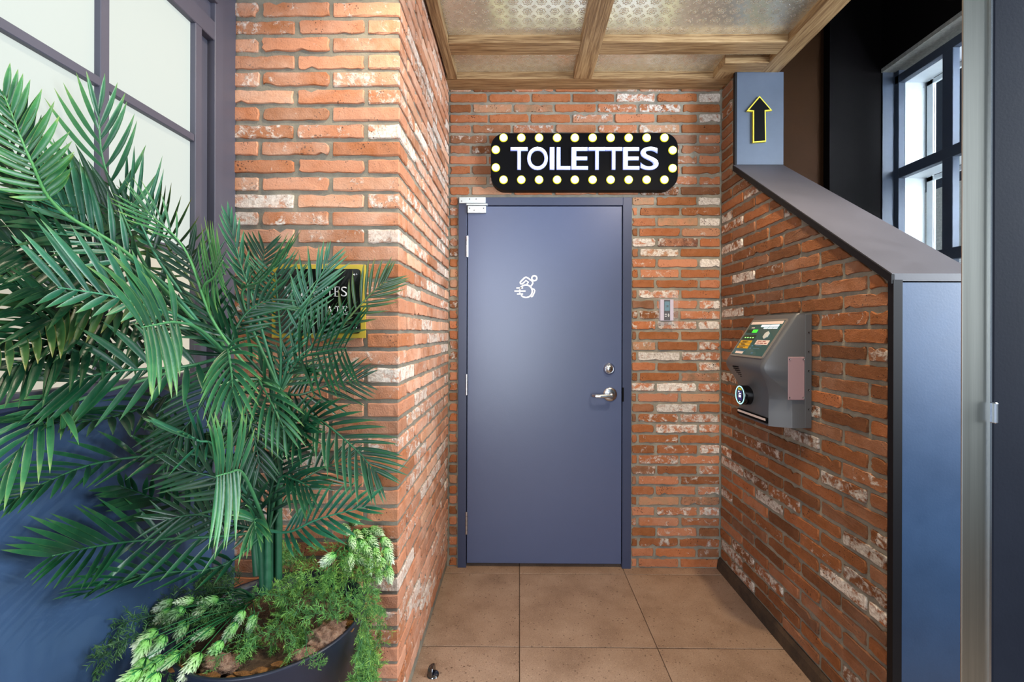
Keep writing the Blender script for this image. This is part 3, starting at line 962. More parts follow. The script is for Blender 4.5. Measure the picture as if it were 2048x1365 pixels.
hd = lathe('door_handle', [(0.042, 0), (0.042, 0.003), (0.038, 0.009), (0.026, 0.012), (0.0, 0.0125)], M_CHROME, door, 40, mm)
lathe('spindle', [(0.014, 0.012), (0.0135, 0.05), (0.011, 0.056), (0.0, 0.057)], M_CHROME, hd, 24, mm)
bm = bmesh.new()
L = 0.100
sec = []
for s, yo, hh, tt in ((0.006, -0.050, 0.010, 0.010), (-0.03, -0.052, 0.0105, 0.009), (-0.066, -0.053, 0.010, 0.008), (-0.088, -0.050, 0.0095, 0.008), (-0.104, -0.034, 0.009, 0.007), (-0.110, -0.014, 0.0085, 0.006)):
    x = c.x + s; y = YD + yo; z = c.z - 0.004
    dx, dy = (0, 1) if s > -0.08 else ((0.6, 0.8) if s > -0.1 else (0.95, 0.3))
    ring = []
    for k in range(8):
        a_ = 2 * PI * k / 8 + PI / 8
        ring.append(bm.verts.new((x + dx * math.cos(a_) * tt * 1.05, y + dy * math.cos(a_) * tt, z + math.sin(a_) * hh * 1.05)))
    sec.append(ring)
for r0, r1 in zip(sec, sec[1:]):
    for k in range(8): bm.faces.new((r0[k], r0[(k + 1) % 8], r1[(k + 1) % 8], r1[k]))
bm.faces.new(sec[-1]); bm.faces.new(list(reversed(sec[0])))
bmesh.ops.recalc_face_normals(bm, faces=bm.faces)
bm_obj('lever', bm, M_CHROME, hd)
s0, s1 = P(1243, 803, 1), P(1243, 775, 1)
box('strike_plate', (lx1 + 0.001, YD - 0.014, s0.z), (lx1 + 0.010, YD - 0.002, s1.z), M_BLACKM, door, 0.001)

# wheelchair pictogram, white vinyl line art
pc = 19.5
def pp_(x, y): return P(1020 + x / pc, 540 + y / pc, 1)
def stroke(bm, pts, wd=29, closed=False):
    W = wd * 0.00292 / pc
    q = [Vector((pp_(x, y).x, 0, pp_(x, y).z)) for x, y in pts]
    n = len(q)
    L_, R_ = [], []
    for i in range(n):
        if closed: a_, b_ = q[(i - 1) % n], q[(i + 1) % n]
        else: a_, b_ = q[max(i - 1, 0)], q[min(i + 1, n - 1)]
        t_ = (b_ - a_).normalized(); nn = Vector((-t_.z, 0, t_.x))
        L_.append(q[i] + nn * W); R_.append(q[i] - nn * W)
    y0, y1 = YD - 0.0012, YD + 0.0002
    rings = []
    for l_, r_ in zip(L_, R_):
        rings.append([bm.verts.new((l_.x, y0, l_.z)), bm.verts.new((r_.x, y0, r_.z)), bm.verts.new((r_.x, y1, r_.z)), bm.verts.new((l_.x, y1, l_.z))])
    for i in range(n if closed else n - 1):
        A_, B_ = rings[i], rings[(i + 1) % n]
        for k in range(4): bm.faces.new((A_[k], B_[k], B_[(k + 1) % 4], A_[(k + 1) % 4]))
    if not closed:
        bm.faces.new(rings[0]); bm.faces.new(list(reversed(rings[-1])))
def arc(cx, cy, r, a0, a1, n=24):
    return [(cx + r * math.cos(math.radians(a0 + (a1 - a0) * k / n)), cy + r * math.sin(math.radians(a0 + (a1 - a0) * k / n))) for k in range(n + 1)]
bm = bmesh.new()
stroke(bm, arc(948, 332, 97, 0, 345, 30), 29, True)
stroke(bm, arc(622, 838, 245, -153, 141, 44), 29)
stroke(bm, [(448, 556), (410, 540), (398, 500), (418, 462), (560, 322), (600, 298), (640, 296), (680, 314), (830, 418), (880, 470), (886, 530), (860, 580), (818, 640)], 29)
stroke(bm, [(448, 556), (480, 548), (540, 500), (622, 418), (715, 490), (660, 560)], 27)
stroke(bm, [(870, 738), (940, 770), (962, 810), (950, 880), (880, 1030), (850, 1050), (815, 1040)], 27)
for xa, xb, y in ((248, 510, 715), (172, 606, 832), (272, 510, 948)): stroke(bm, [(xa, y), (xb, y)], 27)
stroke(bm, [(381, 770), (381, 812)], 29); stroke(bm, [(381, 880), (381, 930)], 29)
bmesh.ops.recalc_face_normals(bm, faces=bm.faces)
bm_obj('pictogram', bm, M_WHITE, door)

# ------------------------------------------------------------------ TOILETTES sign
sign = empty('lit_sign', P(1168, 323, 0.978))
tag(sign, 'black marquee sign with lit white letters and round bulbs above the door', 'sign')
ds = 0.978
ys_ = (ds - 1) * 2.657
def inv(o):   # keep world placement under a moved parent
    o.matrix_parent_inverse = Matrix.Translation(-o.parent.location); return o
p0, p1 = P(981.5, 380, ds), P(1356, 266, ds)
cx, cz = (p0.x + p1.x) / 2, (p0.z + p1.z) / 2
inv(prism('sign_board', rrect(p1.x - p0.x, p1.z - p0.z, 0.082, 10), 0.055, M_SIGNBOARD, sign, frame_m((cx, ys_ + 0.055, cz), (1, 0, 0), (0, 0, 1)), 0.003))
bx = [1007, 1042.5, 1078, 1114, 1149.5, 1185, 1221, 1257, 1293, 1328.5]
bpos = [(x, 276) for x in bx] + [(x, 360) for x in bx] + [(991.5, 300), (991.5, 335.5), (1345, 301), (1345, 337)]
bulb0 = None
for x, y in bpos:
    c = P(x, y, ds)
    m4 = frame_m((0, 0, 0), (1, 0, 0), (0, 0, 1))
    if bulb0 is None:
        b1 = lathe('bulb', [(0.0195, 0.0), (0.0195, 0.006), (0.017, 0.013), (0.010, 0.018), (0.0, 0.0195)], M_BULB, sign, 24, m4)
        b2 = lathe('rim', [(0.0195, 0.0), (0.0245, 0.0), (0.0238, 0.004), (0.0197, 0.005)], M_BULBRIM, b1, 24, m4)
        bulb0 = (b1.data, b2.data)
    else:
        b1 = link(bpy.data.objects.new('bulb', bulb0[0]), sign)
        b2 = link(bpy.data.objects.new('rim', bulb0[1]), b1)
    b1.location = (c.x, ys_, c.z)
    inv(b1)


def glyph(ch, off=0.0):
    cu = bpy.data.curves.new('glyph', 'FONT'); cu.body = ch; cu.size = 1.0; cu.offset = off; cu.resolution_u = 6
    o = bpy.data.objects.new('glyph', cu); C.objects.link(o)
    dg = bpy.context.evaluated_depsgraph_get()
    me = bpy.data.meshes.new_from_object(o.evaluated_get(dg))
    bpy.data.objects.remove(o); bpy.data.curves.remove(cu)
    return me


def letter(name, ch, lo, hi, M, h, mat, parent, off=0.0, bev=0.0):
    """fit a glyph into the box lo..hi of local frame M, raised by h"""
    me = glyph(ch, off)
    bm = bmesh.new(); bm.from_mesh(me); bpy.data.meshes.remove(me)
    bmesh.ops.remove_doubles(bm, verts=bm.verts, dist=1e-5)
    xs = [v.co.x for v in bm.verts]; yv_ = [v.co.y for v in bm.verts]
    a0, a1, b0, b1 = min(xs), max(xs), min(yv_), max(yv_)
    for v in bm.verts:
        v.co = Vector((lo[0] + (v.co.x - a0) / (a1 - a0) * (hi[0] - lo[0]), lo[1] + (v.co.y - b0) / (b1 - b0) * (hi[1] - lo[1]), 0))
    r = bmesh.ops.extrude_face_region(bm, geom=list(bm.faces))
    for g in r['geom']:
        if isinstance(g, bmesh.types.BMVert): g.co.z += h
    for v in bm.verts: v.co = M @ v.co
    bmesh.ops.recalc_face_normals(bm, faces=bm.faces)
    return bm_obj(name, bm, mat, parent)


lx = [(1022, 1054.3), (1055.4, 1094.5), (1100.3, 1107.6), (1114, 1139.6), (1143.6, 1174.6), (1177.5, 1209.6), (1210.6, 1242.9), (1246.6, 1277.2), (1281.4, 1315.4)]
MS = frame_m((0, ys_ - 0.001, 0), (1, 0, 0), (0, 0, 1))
for ch, (xa, xb) in zip('TOILETTES', lx):
    e = 0.6 if ch in 'OS' else 0
    a_, b_ = P(xa, 339.2 + e, ds), P(xb, 296.6 - e, ds)
    lt = inv(letter('letter', ch, (a_.x, a_.z), (b_.x, b_.z), MS, 0.014, M_NEON, sign, -0.012))
    hl_ = letter('letter_halo', ch, (a_.x - 0.0035, a_.z - 0.0035), (b_.x + 0.0035, b_.z + 0.0035), MS, 0.006, M_HALO, lt, 0.014)  # added glowing copy, slightly larger, drawn as the letter's halo


# ------------------------------------------------------------------ arrow sign on the post
c = P(1516, 240, 0.9346)
arrow = empty('arrow_sign', (c.x, YP - 0.005, c.z))
tag(arrow, 'black upward arrow sign with yellow outline on the blue post', 'arrow sign')
ap = [(1503, 288), (1529, 286), (1528, 225.5), (1541, 224), (1516, 195), (1490.5, 225), (1503, 226)]
ap = [(P(x, y, 0.9346).x - c.x, P(x, y, 0.9346).z - c.z) for x, y in ap]
def outline(poly, d):
    out = []
    n = len(poly)
    for i in range(n):
        p, a_, b_ = Vector(poly[i]), Vector(poly[i - 1]), Vector(poly[(i + 1) % n])
        e1, e2 = (p - a_).normalized(), (b_ - p).normalized()
        n1, n2 = Vector((-e1.y, e1.x)), Vector((-e2.y, e2.x))
        m_ = (n1 + n2); m_ = m_ / max(0.25, (m_.dot(n1)))
        out.append(tuple(p + m_ * d))
    return out
A0 = frame_m((0, 0, 0), (1, 0, 0), (0, 0, 1))
prism('yellow_edge', ap, 0.012, M_YELLOW, arrow, A0)
ip = outline(ap, 0.0062)
prism('black_face', ip, 0.0135, M_BLACKM, arrow, A0)

# ------------------------------------------------------------------ brass plaque behind the palm
dp = 0.588
pa, pb = P(545, 676, dp), P(732, 530, dp)
plaque = empty('plaque', ((pa.x + pb.x) / 2, YF - 0.003, (pa.z + pb.z) / 2))
tag(plaque, 'gold wall plaque with black panel and white lettering behind the palm', 'plaque')
wq, hq = pb.x - pa.x, pb.z - pa.z
prism('back_plate', rrect(wq, hq, 0.001, 1), 0.006, M_GOLD, plaque, A0, 0.0)
prism('black_panel', rrect(wq - 0.031, hq - 0.031, 0.012, 5), 0.012, M_BLACK, plaque, A0, 0.001)
for sx in (-1, 1):
    for sz in (-1, 1):
        s_ = lathe('screw', [(0, 0.003), (0.0045, 0.002), (0.0062, 0.0)], M_CHROME, plaque, 16, frame_m((sx * (wq / 2 - 0.034), -0.012, sz * (hq / 2 - 0.034)), (1, 0, 0), (0, 0, 1)))
SERIF = {
    'T': [((0, .88), (1, 1)), ((.44, 0), (.58, 1)), ((.28, 0), (.74, .05)), ((0, .7), (.06, .9)), ((.94, .7), (1, .9))],
    'E': [((.12, 0), (.28, 1)), ((0, .95), (.92, 1)), ((0, 0), (.95, .05)), ((.2, .48), (.7, .53)), ((.86, .72), (.93, 1)), ((.9, 0), (.97, .26)), ((.66, .38), (.71, .64))],
    'L': [((.12, 0), (.28, 1)), ((0, .95), (.42, 1)), ((0, 0), (.95, .05)), ((.9, 0), (.97, .28))],
    'I': [((.4, 0), (.6, 1)), ((.2, .95), (.8, 1)), ((.2, 0), (.8, .05))],
}
def serif(ch, x0, x1, z0, z1):
    if ch in SERIF:
        return boxes('letter', [((x0 + a_[0] * (x1 - x0), -0.0135, z0 + a_[1] * (z1 - z0)), (x0 + b_[0] * (x1 - x0), -0.0118, z0 + b_[1] * (z1 - z0))) for a_, b_ in SERIF[ch]], M_WHITE, plaque)
    return letter('letter', ch, (x0, z0), (x1, z1), frame_m((0, -0.0118, 0), (1, 0, 0), (0, 0, 1)), 0.0016, M_WHITE, plaque, -0.006)
def lx_(x): return P(x, 590, dp).x - plaque.location.x
zt1, zt0 = P(690, 574.5, dp).z - plaque.location.z, P(690, 594, dp).z - plaque.location.z
wch = 14.2
for k, ch in enumerate(reversed('TOILETTES')):
    x1_ = 696 - k * 14.0
    serif(ch, lx_(x1_ - 11.5), lx_(x1_), zt0, zt1)
zt1, zt0 = P(690, 613, dp).z - plaque.location.z, P(690, 630, dp).z - plaque.location.z
for ch, xa, xb in (('A', 656, 668), ('T', 672, 683), ('E', 687, 697)):
    serif(ch, lx_(xa), lx_(xb), zt0, zt1)

# ------------------------------------------------------------------ thermostat with clear guard
c = P(1331, 621, 1)
thermo = empty('thermostat', (c.x, -0.004, c.z))
tag(thermo, 'small lilac grey thermostat under a clear guard on the brick beside the door', 'thermostat')
q = 0.00292
body = prism('body', rrect(26 * q, 42 * q, 0.003, 4), 0.024, plain('thermostat_plastic', srgb(196, 188, 208), 0.45), thermo, A0, 0.002)
prism('face', rrect(12 * q, 40 * q, 0.001, 2), 0.0255, plain('thermostat_face', srgb(34, 36, 52), 0.3), thermo, A0)
M_LCD = plain('lcd', srgb(78, 128, 150), 0.3)
box('display', (-5 * q, -0.0262, -1.5 * q), (5 * q, -0.025, 17 * q), M_LCD, thermo)
mk = boxes('buttons', [((-4.6 * q, -0.0262, -9 * q), (-0.8 * q, -0.025, -7.6 * q)), ((-4.6 * q, -0.0262, -13 * q), (-0.8 * q, -0.025, -11.4 * q))], M_WHITE, thermo)
for zz, up in ((-9.4, 1), (-10.8, -1)):
    prism('arrow_button', [(1.0 * q, zz * q), (4.6 * q, zz * q), (2.8 * q, (zz + 2.8 * up) * q)] if up > 0 else [(1.0 * q, zz * q), (2.8 * q, (zz - 2.8) * q), (4.6 * q, zz * q)], 0.0263, M_WHITE, thermo, A0)
for k, ch in enumerate('21'):
    letter('digit', ch, ((-3.2 + k * 3.4) * q, 5.5 * q), ((-0.6 + k * 3.0) * q, 9.5 * q), frame_m((0, -0.026, 0), (1, 0, 0), (0, 0, 1)), 0.0006, plain('lcd_ink', srgb(30, 50, 62), 0.4), thermo)
guard = empty('clear_guard', (c.x, -0.004, c.z))
tag(guard, 'clear acrylic guard box screwed over the thermostat', 'guard')
gw, gh, gd = 19.5 * q, 30 * q, 0.045
bm = bmesh.new()
for lo, hi in (((-gw, -gd, -gh), (gw, -gd + 0.003, gh)), ((-gw, -gd, -gh), (-gw + 0.003, 0, gh)), ((gw - 0.003, -gd, -gh), (gw, 0, gh)), ((-gw, -gd, gh - 0.003), (gw, 0, gh)), ((-gw, -gd, -gh), (gw, 0, -gh + 0.003))):
    add_box(bm, lo, hi, 0.0006)
bm_obj('cover', bm, M_CLEAR, guard)
for sx in (-1, 1):
    for sz in (-1, 1):
        lathe('screw', [(0, 0.004), (0.004, 0.003), (0.0048, 0)], M_CHROME, guard, 12, frame_m((sx * 13 * q, -0.02, sz * 29 * q - (1 if sz < 0 else 0) * q), (1, 0, 0), (0, 0, 1)))

# ------------------------------------------------------------------ payment kiosk on the right wall
KD0, KD1 = 0.686, 0.809
ky0, ky1 = (KD0 - 1) * 2.657, (KD1 - 1) * 2.657
kiosk = empty('payment_terminal', (XR, (ky0 + ky1) / 2, 1.2))
tag(kiosk, 'grey wall-mounted payment terminal with sloping teal panel on the right brick wall', 'terminal')
def kinv(o):
    o.matrix_parent_inverse = Matrix.Translation(-Vector(kiosk.location)); return o
XK = XR - 0.004
# stations: z, front protrusion, side protrusion, inset
st = [(0.993, 0.150, 0.078, 0.040), (1.05, 0.150, 0.078, 0.040), (1.10, 0.149, 0.080, 0.039), (1.125, 0.151, 0.090, 0.036), (1.15, 0.158, 0.112, 0.031), (1.175, 0.170, 0.142, 0.025),
      (1.198, 0.184, 0.168, 0.018), (1.216, 0.194, 0.183, 0.013), (1.234, 0.198, 0.188, 0.011), (1.250, 0.193, 0.183, 0.011), (1.30, 0.161, 0.152, 0.010), (1.36, 0.1215, 0.112, 0.010), (1.42, 0.082, 0.073, 0.009), (1.444, 0.066, 0.058, 0.009), (1.451, 0.058, 0.05, 0.009)]
bm = bmesh.new()
rings = []
for z, pf, ps, ins in st:
    rows = [(ky0, 0.0), (ky0, ps - 0.003), (ky0 + 0.002, ps), (ky0 + ins * 0.5, ps + (pf - ps) * 0.5), (ky0 + ins, pf - 0.001), (ky0 + ins + 0.004, pf), (ky1 - ins - 0.004, pf), (ky1 - ins, pf - 0.001), (ky1 - ins * 0.5, ps + (pf - ps) * 0.5), (ky1 - 0.002, ps), (ky1, ps - 0.003), (ky1, 0.0)]
    rings.append([bm.verts.new((XK - p_, y_, z)) for y_, p_ in rows])
m_ = len(rings[0])
for r0, r1 in zip(rings, rings[1:]):
    for k in range(m_ - 1):
        bm.faces.new((r0[k], r0[k + 1], r1[k + 1], r1[k]))
bm.faces.new(rings[-1]); bm.faces.new(list(reversed(rings[0])))
bmesh.ops.recalc_face_normals(bm, faces=bm.faces)
hs = kinv(bm_obj('housing', bm, M_GREY, kiosk, True))
md = hs.modifiers.new('es', 'EDGE_SPLIT'); md.split_angle = math.radians(42)
kinv(box('mounting_flange', (XK - 0.026, ky0 - 0.002, 0.994), (XK, ky1 + 0.002, 1.45), M_GREY, kiosk, 0.002))
# sloping panel frame: local u along +Y->-Y, v up the slope
def slope_pt(z): return 0.193 + (1.250 - z) * (0.193 - 0.082) / (1.42 - 1.250) * 1.0
za, zb3 = 1.266, 1.430
Pa = Vector((XK - slope_pt(za), (ky0 + ky1) / 2, za)); Pb = Vector((XK - slope_pt(zb3), (ky0 + ky1) / 2, zb3))
up = (Pb - Pa).normalized(); hl = (Pb - Pa).length
mid_ = (Pa + Pb) / 2
MP = frame_m(mid_, (0, -1, 0), up)
W2 = (ky1 - ky0) - 0.044
kinv(prism('bezel', rrect(W2, hl, 0.012, 4), 0.004, plain('bezel_grey', srgb(118, 112, 106), 0.35), kiosk, MP, 0.001))
W3, H3 = W2 - 0.022, hl - 0.022
pan = kinv(prism('panel_print', rrect(W3, H3, 0.004, 3), 0.0048, M_TEAL, kiosk, MP))
def pn(name, items, mat, h=0.0054):
    """rects in panel fractions x 0..1 from far (left) to near, y 0..1 up"""
    bm = bmesh.new()
    for xa, xb, ya, yb in items:
        vs = []
        for zz in (0.0046, h):
            vs.append([bm.verts.new(MP @ Vector(((u - 0.5) * W3, (v - 0.5) * H3, zz))) for u, v in ((xa, ya), (xb, ya), (xb, yb), (xa, yb))])
        bm.faces.new(vs[1])
        for k in range(4): bm.faces.new((vs[0][k], vs[0][(k + 1) % 4], vs[1][(k + 1) % 4], vs[1][k]))
    return kinv(bm_obj(name, bm, mat, kiosk))
M_PW = plain('panel_white', srgb(226, 206, 196), 0.4)
M_PWL = plain('lit_white_keys', srgb(210, 235, 245), 0.3, emit=(0.75, 0.92, 1, 1), estr=0.9)
M_PG = plain('lit_green_display', srgb(40, 180, 40), 0.3, emit=(0.06, 0.8, 0.05, 1), estr=0.8)
M_PGD = plain('dark_green_display', srgb(8, 46, 34), 0.3)
M_PGT = plain('green_digits', srgb(140, 230, 120), 0.3, emit=(0.35, 0.9, 0.3, 1), estr=0.8)
M_PY = plain('yellow_label', srgb(206, 158, 24), 0.45)
M_PI = plain('label_ink', srgb(60, 44, 20), 0.5)
M_PBL = plain('print_blue', srgb(70, 120, 150), 0.4)
pn('title_strip', [(0.02, 0.98, 0.91, 0.99)], M_PW)
pn('lit_keys', [(0.40, 0.66, 0.83, 0.89), (0.68, 0.92, 0.83, 0.89), (0.52, 0.64, 0.775, 0.81), (0.66, 0.78, 0.775, 0.81), (0.80, 0.92, 0.775, 0.81)], M_PWL)
pn('indicator', [(0.12, 0.22, 0.79, 0.82)], M_PW)
pn('green_display', [(0.22, 0.38, 0.66, 0.75)], M_PG)
pn('dark_display', [(0.04, 0.22, 0.66, 0.75), (0.04, 0.44, 0.44, 0.58)], M_PGD)
pn('digits', [(0.10 + 0.085 * k, 0.145 + 0.085 * k, 0.49, 0.52) for k in range(4)], M_PGT, 0.0058)
for r_ in [(0.04, 0.42, 0.35, 0.42), (0.04, 0.42, 0.265, 0.335), (0.04, 0.42, 0.18, 0.25)]: pn('yellow_label', [r_], M_PY)
pn('label_text', [(0.10, 0.30, 0.385, 0.40), (0.12, 0.26, 0.36, 0.375), (0.10, 0.24, 0.30, 0.318), (0.14, 0.28, 0.275, 0.29), (0.10, 0.32, 0.215, 0.23), (0.12, 0.26, 0.19, 0.205)], M_PI, 0.0058)
for r_ in [(0.56, 0.94, 0.31, 0.44), (0.10, 0.36, 0.02, 0.085)]: pn('white_label', [r_], M_PW)
pn('label_text', [(0.60, 0.72, 0.395, 0.42), (0.75, 0.84, 0.395, 0.42), (0.60, 0.68, 0.34, 0.365), (0.70, 0.80, 0.34, 0.365), (0.83, 0.90, 0.34, 0.365)], plain('label_red', srgb(150, 80, 70), 0.5), 0.0058)
pn('print_lines', [(0.62, 0.80, 0.27, 0.285), (0.60, 0.78, 0.19, 0.205), (0.05, 0.40, 0.10, 0.115), (0.50, 0.54, 0.25, 0.29), (0.49, 0.53, 0.17, 0.21), (0.62, 0.68, 0.05, 0.08)], M_PBL)
c2_ = MP @ Vector(((0.74 - 0.5) * W3, (0.585 - 0.5) * H3, 0.0048))
dial = kinv(prism('slot_plate', [(0.019 * math.cos(PI / 3 * k + PI / 6), 0.019 * math.sin(PI / 3 * k + PI / 6)) for k in range(6)], 0.003, plain('slot_silver', srgb(196, 200, 196), 0.4), kiosk, frame_m(c2_, (0, -1, 0), up)))
for u, v in ((0.03, 0.03), (0.97, 0.03), (0.03, 0.97), (0.97, 0.97)):
    c3 = MP @ Vector(((u - 0.5) * (W2 - 0.012), (v - 0.5) * (hl - 0.012), 0.004))
    kinv(lathe('screw', [(0, 0.0014), (0.0024, 0.001), (0.003, 0)], M_CHROME_D, kiosk, 10, frame_m(c3, (0, -1, 0), up)))
# speaker slots under the nose (far side) on the undercut
for k in range(6):
    z = 1.222 - k * 0.0085
    w_ = (0.030, 0.032, 0.030, 0.027, 0.022, 0.014)[k]
    pz = 0.199 if z > 1.215 else 0.199 - (1.222 - z) * 0.62
    pz += 0.0005
    yc = ky1 - 0.105
    kinv(box('speaker_slot', (XK - pz, yc - w_ + 0.006, z - 0.0022), (XK - pz + 0.012, yc + w_ - 0.006, z + 0.0022), M_BLACKM, kiosk))
# round card reader with lit ring
rc = Vector((XK - 0.150, (ky0 + ky1) / 2 + 0.035, 1.098))
MRd = frame_m(rc, (0, -1, 0), (0, 0, 1))
kinv(lathe('card_reader', [(0.0425, 0), (0.0425, 0.034), (0.041, 0.038), (0.0375, 0.039), (0.0, 0.039)], M_BLACK, kiosk, 40, MRd))
kinv(lathe('lit_ring', [(0.0375, 0.0392), (0.041, 0.0388), (0.0395, 0.0402), (0.0375, 0.0402), (0.0362, 0.0394)], plain('ring_cyan', srgb(160, 240, 250), 0.3, emit=(0.45, 0.95, 1, 1), estr=1.3), kiosk, 40, MRd))
M_SCR = plain('reader_screen', srgb(24, 22, 60), 0.3, emit=(0.03, 0.025, 0.16, 1), estr=0.7)
def rd(name, rects, mat):
    bm = bmesh.new()
    for xa, xb, ya, yb in rects:
        vs = [[bm.verts.new(MRd @ Vector((u, v, zz))) for u, v in ((xa, ya), (xb, ya), (xb, yb), (xa, yb))] for zz in (0.0388, 0.0396)]
        bm.faces.new(vs[1])
        for k in range(4): bm.faces.new((vs[0][k], vs[0][(k + 1) % 4], vs[1][(k + 1) % 4], vs[1][k]))
    return kinv(bm_obj(name, bm, mat, kiosk))
rd('reader_screen', [(-0.018, 0.018, -0.022, 0.020)], M_SCR)
rd('reader_badge', [(-0.016, 0.016, 0.022, 0.032)], plain('badge_yellow', srgb(180, 170, 40), 0.4, emit=(0.5, 0.46, 0.05, 1), estr=0.3))
M_SW = plain('screen_white', (1, 1, 1, 1), 0.3, emit=(1, 1, 0.95, 1), estr=1.0)
for r_ in [(-0.012, -0.002, 0.013, 0.017), (-0.006, 0.012, 0.005, 0.009), (-0.008, 0.010, -0.010, 0.001), (-0.002, 0.004, -0.032, -0.027)]:
    x = rd('screen_text', [r_], M_SW)
    x.location.x -= 0.0006
# slot at the foot of the front
kinv(box('receipt_slot', (XK - 0.158, ky0 + 0.040, 1.003), (XK - 0.146, ky1 - 0.040, 1.026), M_BLACKM, kiosk, 0.001))
kinv(box('slot_label', (XK - 0.1592, ky0 + 0.046, 1.013), (XK - 0.157, ky1 - 0.046, 1.022), M_PW, kiosk))
# clear cover plate and screws on the near side
plate = kinv(box('side_plate', (XK - 0.0955, ky0 - 0.005, 1.106), (XK - 0.030, ky0 - 0.0005, 1.278), plain('pink_acrylic', srgb(150, 124, 128), 0.25), kiosk, 0.002))
for sx in (0.036, 0.0895):
    for sz in (1.116, 1.268):
        kinv(lathe('screw', [(0, 0.0028), (0.003, 0.002), (0.0038, 0)], M_CHROME, kiosk, 12, frame_m((XK - sx, ky0 - 0.0048, sz), (1, 0, 0), (0, 0, 1))))
for k in range(5):
    kinv(lathe('screw', [(0, 0.002), (0.003, 0.0014), (0.0036, 0)], M_CHROME_D, kiosk, 12, frame_m((XK - 0.012, ky0 - 0.0022, 1.375 - k * 0.0765), (1, 0, 0), (0, 0, 1))))

# ------------------------------------------------------------------ door stop on the floor
q_ = P(866, 1352, 0.684)
dsx, dsy = q_.x, q_.y
stop = empty('door_stop', (dsx, dsy, 0.0))
tag(stop, 'small chrome half-dome door stop on the floor by the brick corner', 'door stop')
lathe('base', [(0.0, 0.0), (0.024, 0.0), (0.024, 0.004), (0.021, 0.007), (0.0, 0.008)], M_CHROME_D, stop, 24)
bm = bmesh.new()
add_lathe(bm, [(0.0225, 0.006), (0.0225, 0.016), (0.0205, 0.026), (0.016, 0.035), (0.009, 0.041), (0.0, 0.043)], 32)
geom = bm.verts[:] + bm.edges[:] + bm.faces[:]
r_ = bmesh.ops.bisect_plane(bm, geom=geom, plane_co=(0.0035, 0, 0), plane_no=(1, -0.12, 0), clear_outer=True)
es = [e for e in r_['geom_cut'] if isinstance(e, bmesh.types.BMEdge)]
bmesh.ops.contextual_create(bm, geom=es)
bmesh.ops.recalc_face_normals(bm, faces=bm.faces)
bm_obj('dome', bm, M_CHROME_D, stop, False)

# ------------------------------------------------------------------ planter
PC = Vector((-0.672, -1.408, 0.0))
RR, HP = 0.236, 0.592
pot = empty('planter_pot', PC)
tag(pot, 'large round dark navy planter pot in the corner between window wall and bricks', 'planter')
def lat(name, prof, mat, par, seg=64): return lathe(name, prof, mat, par, seg)
lat('pot_body', [(0.0, 0.0), (0.150, 0.0), (0.158, 0.008), (0.205, 0.36), (0.232, 0.575), (RR, 0.588), (RR, HP), (0.228, HP), (0.222, 0.575), (0.214, 0.52), (0.0, 0.52)], M_POT, pot)
soil = empty('soil', PC)
bm = bmesh.new()
rs = random.Random(3)
g = bmesh.ops.create_circle(bm, cap_ends=False, segments=40, radius=0.214)
bm.free()
N_ = 26
vs, fs = [], []
for i in range(N_ + 1):
    for j in range(40):
        r_ = 0.2135 * i / N_
        a_ = 2 * PI * j / 40
        x, y = r_ * math.cos(a_), r_ * math.sin(a_)
        z = 0.548 + 0.02 * (1 - (i / N_) ** 2) + 0.022 * noise.noise(Vector((x * 11, y * 11, 2.0))) + 0.010 * noise.noise(Vector((x * 42, y * 42, 5.0)))
        vs.append((x, y, z))
for i in range(N_):
    for j in range(40):
        j2 = (j + 1) % 40
        fs.append((i * 40 + j, i * 40 + j2, (i + 1) * 40 + j2, (i + 1) * 40 + j) if i else (j, (i + 1) * 40 + j2, (i + 1) * 40 + j))
so = mesh_obj('soil_surface', vs, fs, M_SOIL, soil, True)
tag(soil, 'brown soil and coir filling the navy planter pot', 'soil')
soil['kind'] = 'stuff'

def lump(name, loc, sx, sy, sz, rot, mat, label, cat, group, seed, amp=0.25, fr=3.0, sub=4):
    bm = bmesh.new()
    bmesh.ops.create_icosphere(bm, subdivisions=sub, radius=1.0)
    for v in bm.verts:
        n = v.co.normalized()
        k = 1 + amp * noise.noise(n * fr * 0.6 + Vector((seed, 0, 0))) + amp * 0.6 * noise.noise(n * fr * 2.2 + Vector((0, seed, 0))) + amp * 0.45 * noise.noise(n * fr * 5.5 + Vector((0, seed, 3)))
        v.co = Vector((n.x * sx * k, n.y * sy * k, n.z * sz * k))
    o = bm_obj(name, bm, mat, None, sub > 2)
    o.location = loc; o.rotation_euler = rot
    tag(o, label, cat, group)
    return o
def soil_z(x, y):
    r_ = math.hypot(x, y)
    return 0.548 + 0.02 * (1 - (r_ / 0.2135) ** 2)
def onpot(px, py, z):
    """point over the planter at height z seen at photo pixel px,py"""
    v = RC @ Vector(((px - PX0) / FPX, -(py - PY0) / FPX, -1.0))
    return CAM + v * ((z - CAM.z) / v.z)
b1 = onpot(655, 1275, 0.585)
lump('bark_chunk', b1, 0.050, 0.030, 0.030, (0.2, 0.1, 0.9), M_BARK, 'big pinkish cork bark lump near the right rim of the planter', 'bark', None, 1.3, 0.4, 5)
b1 = onpot(610, 1315, 0.58)
lump('bark_chunk', b1, 0.035, 0.020, 0.02, (0.1, 0.2, 0.6), M_BARK, 'narrow cork bark piece along the front rim of the planter', 'bark', None, 4.3, 0.4, 5)
b1 = onpot(440, 1330, 0.575)
lump('bark_chunk', b1, 0.040, 0.028, 0.020, (0.0, 0.2, 0.2), M_BARK, 'crumbly bark piece on the soil below the hop sprays', 'bark', None, 7.3, 0.45, 5)
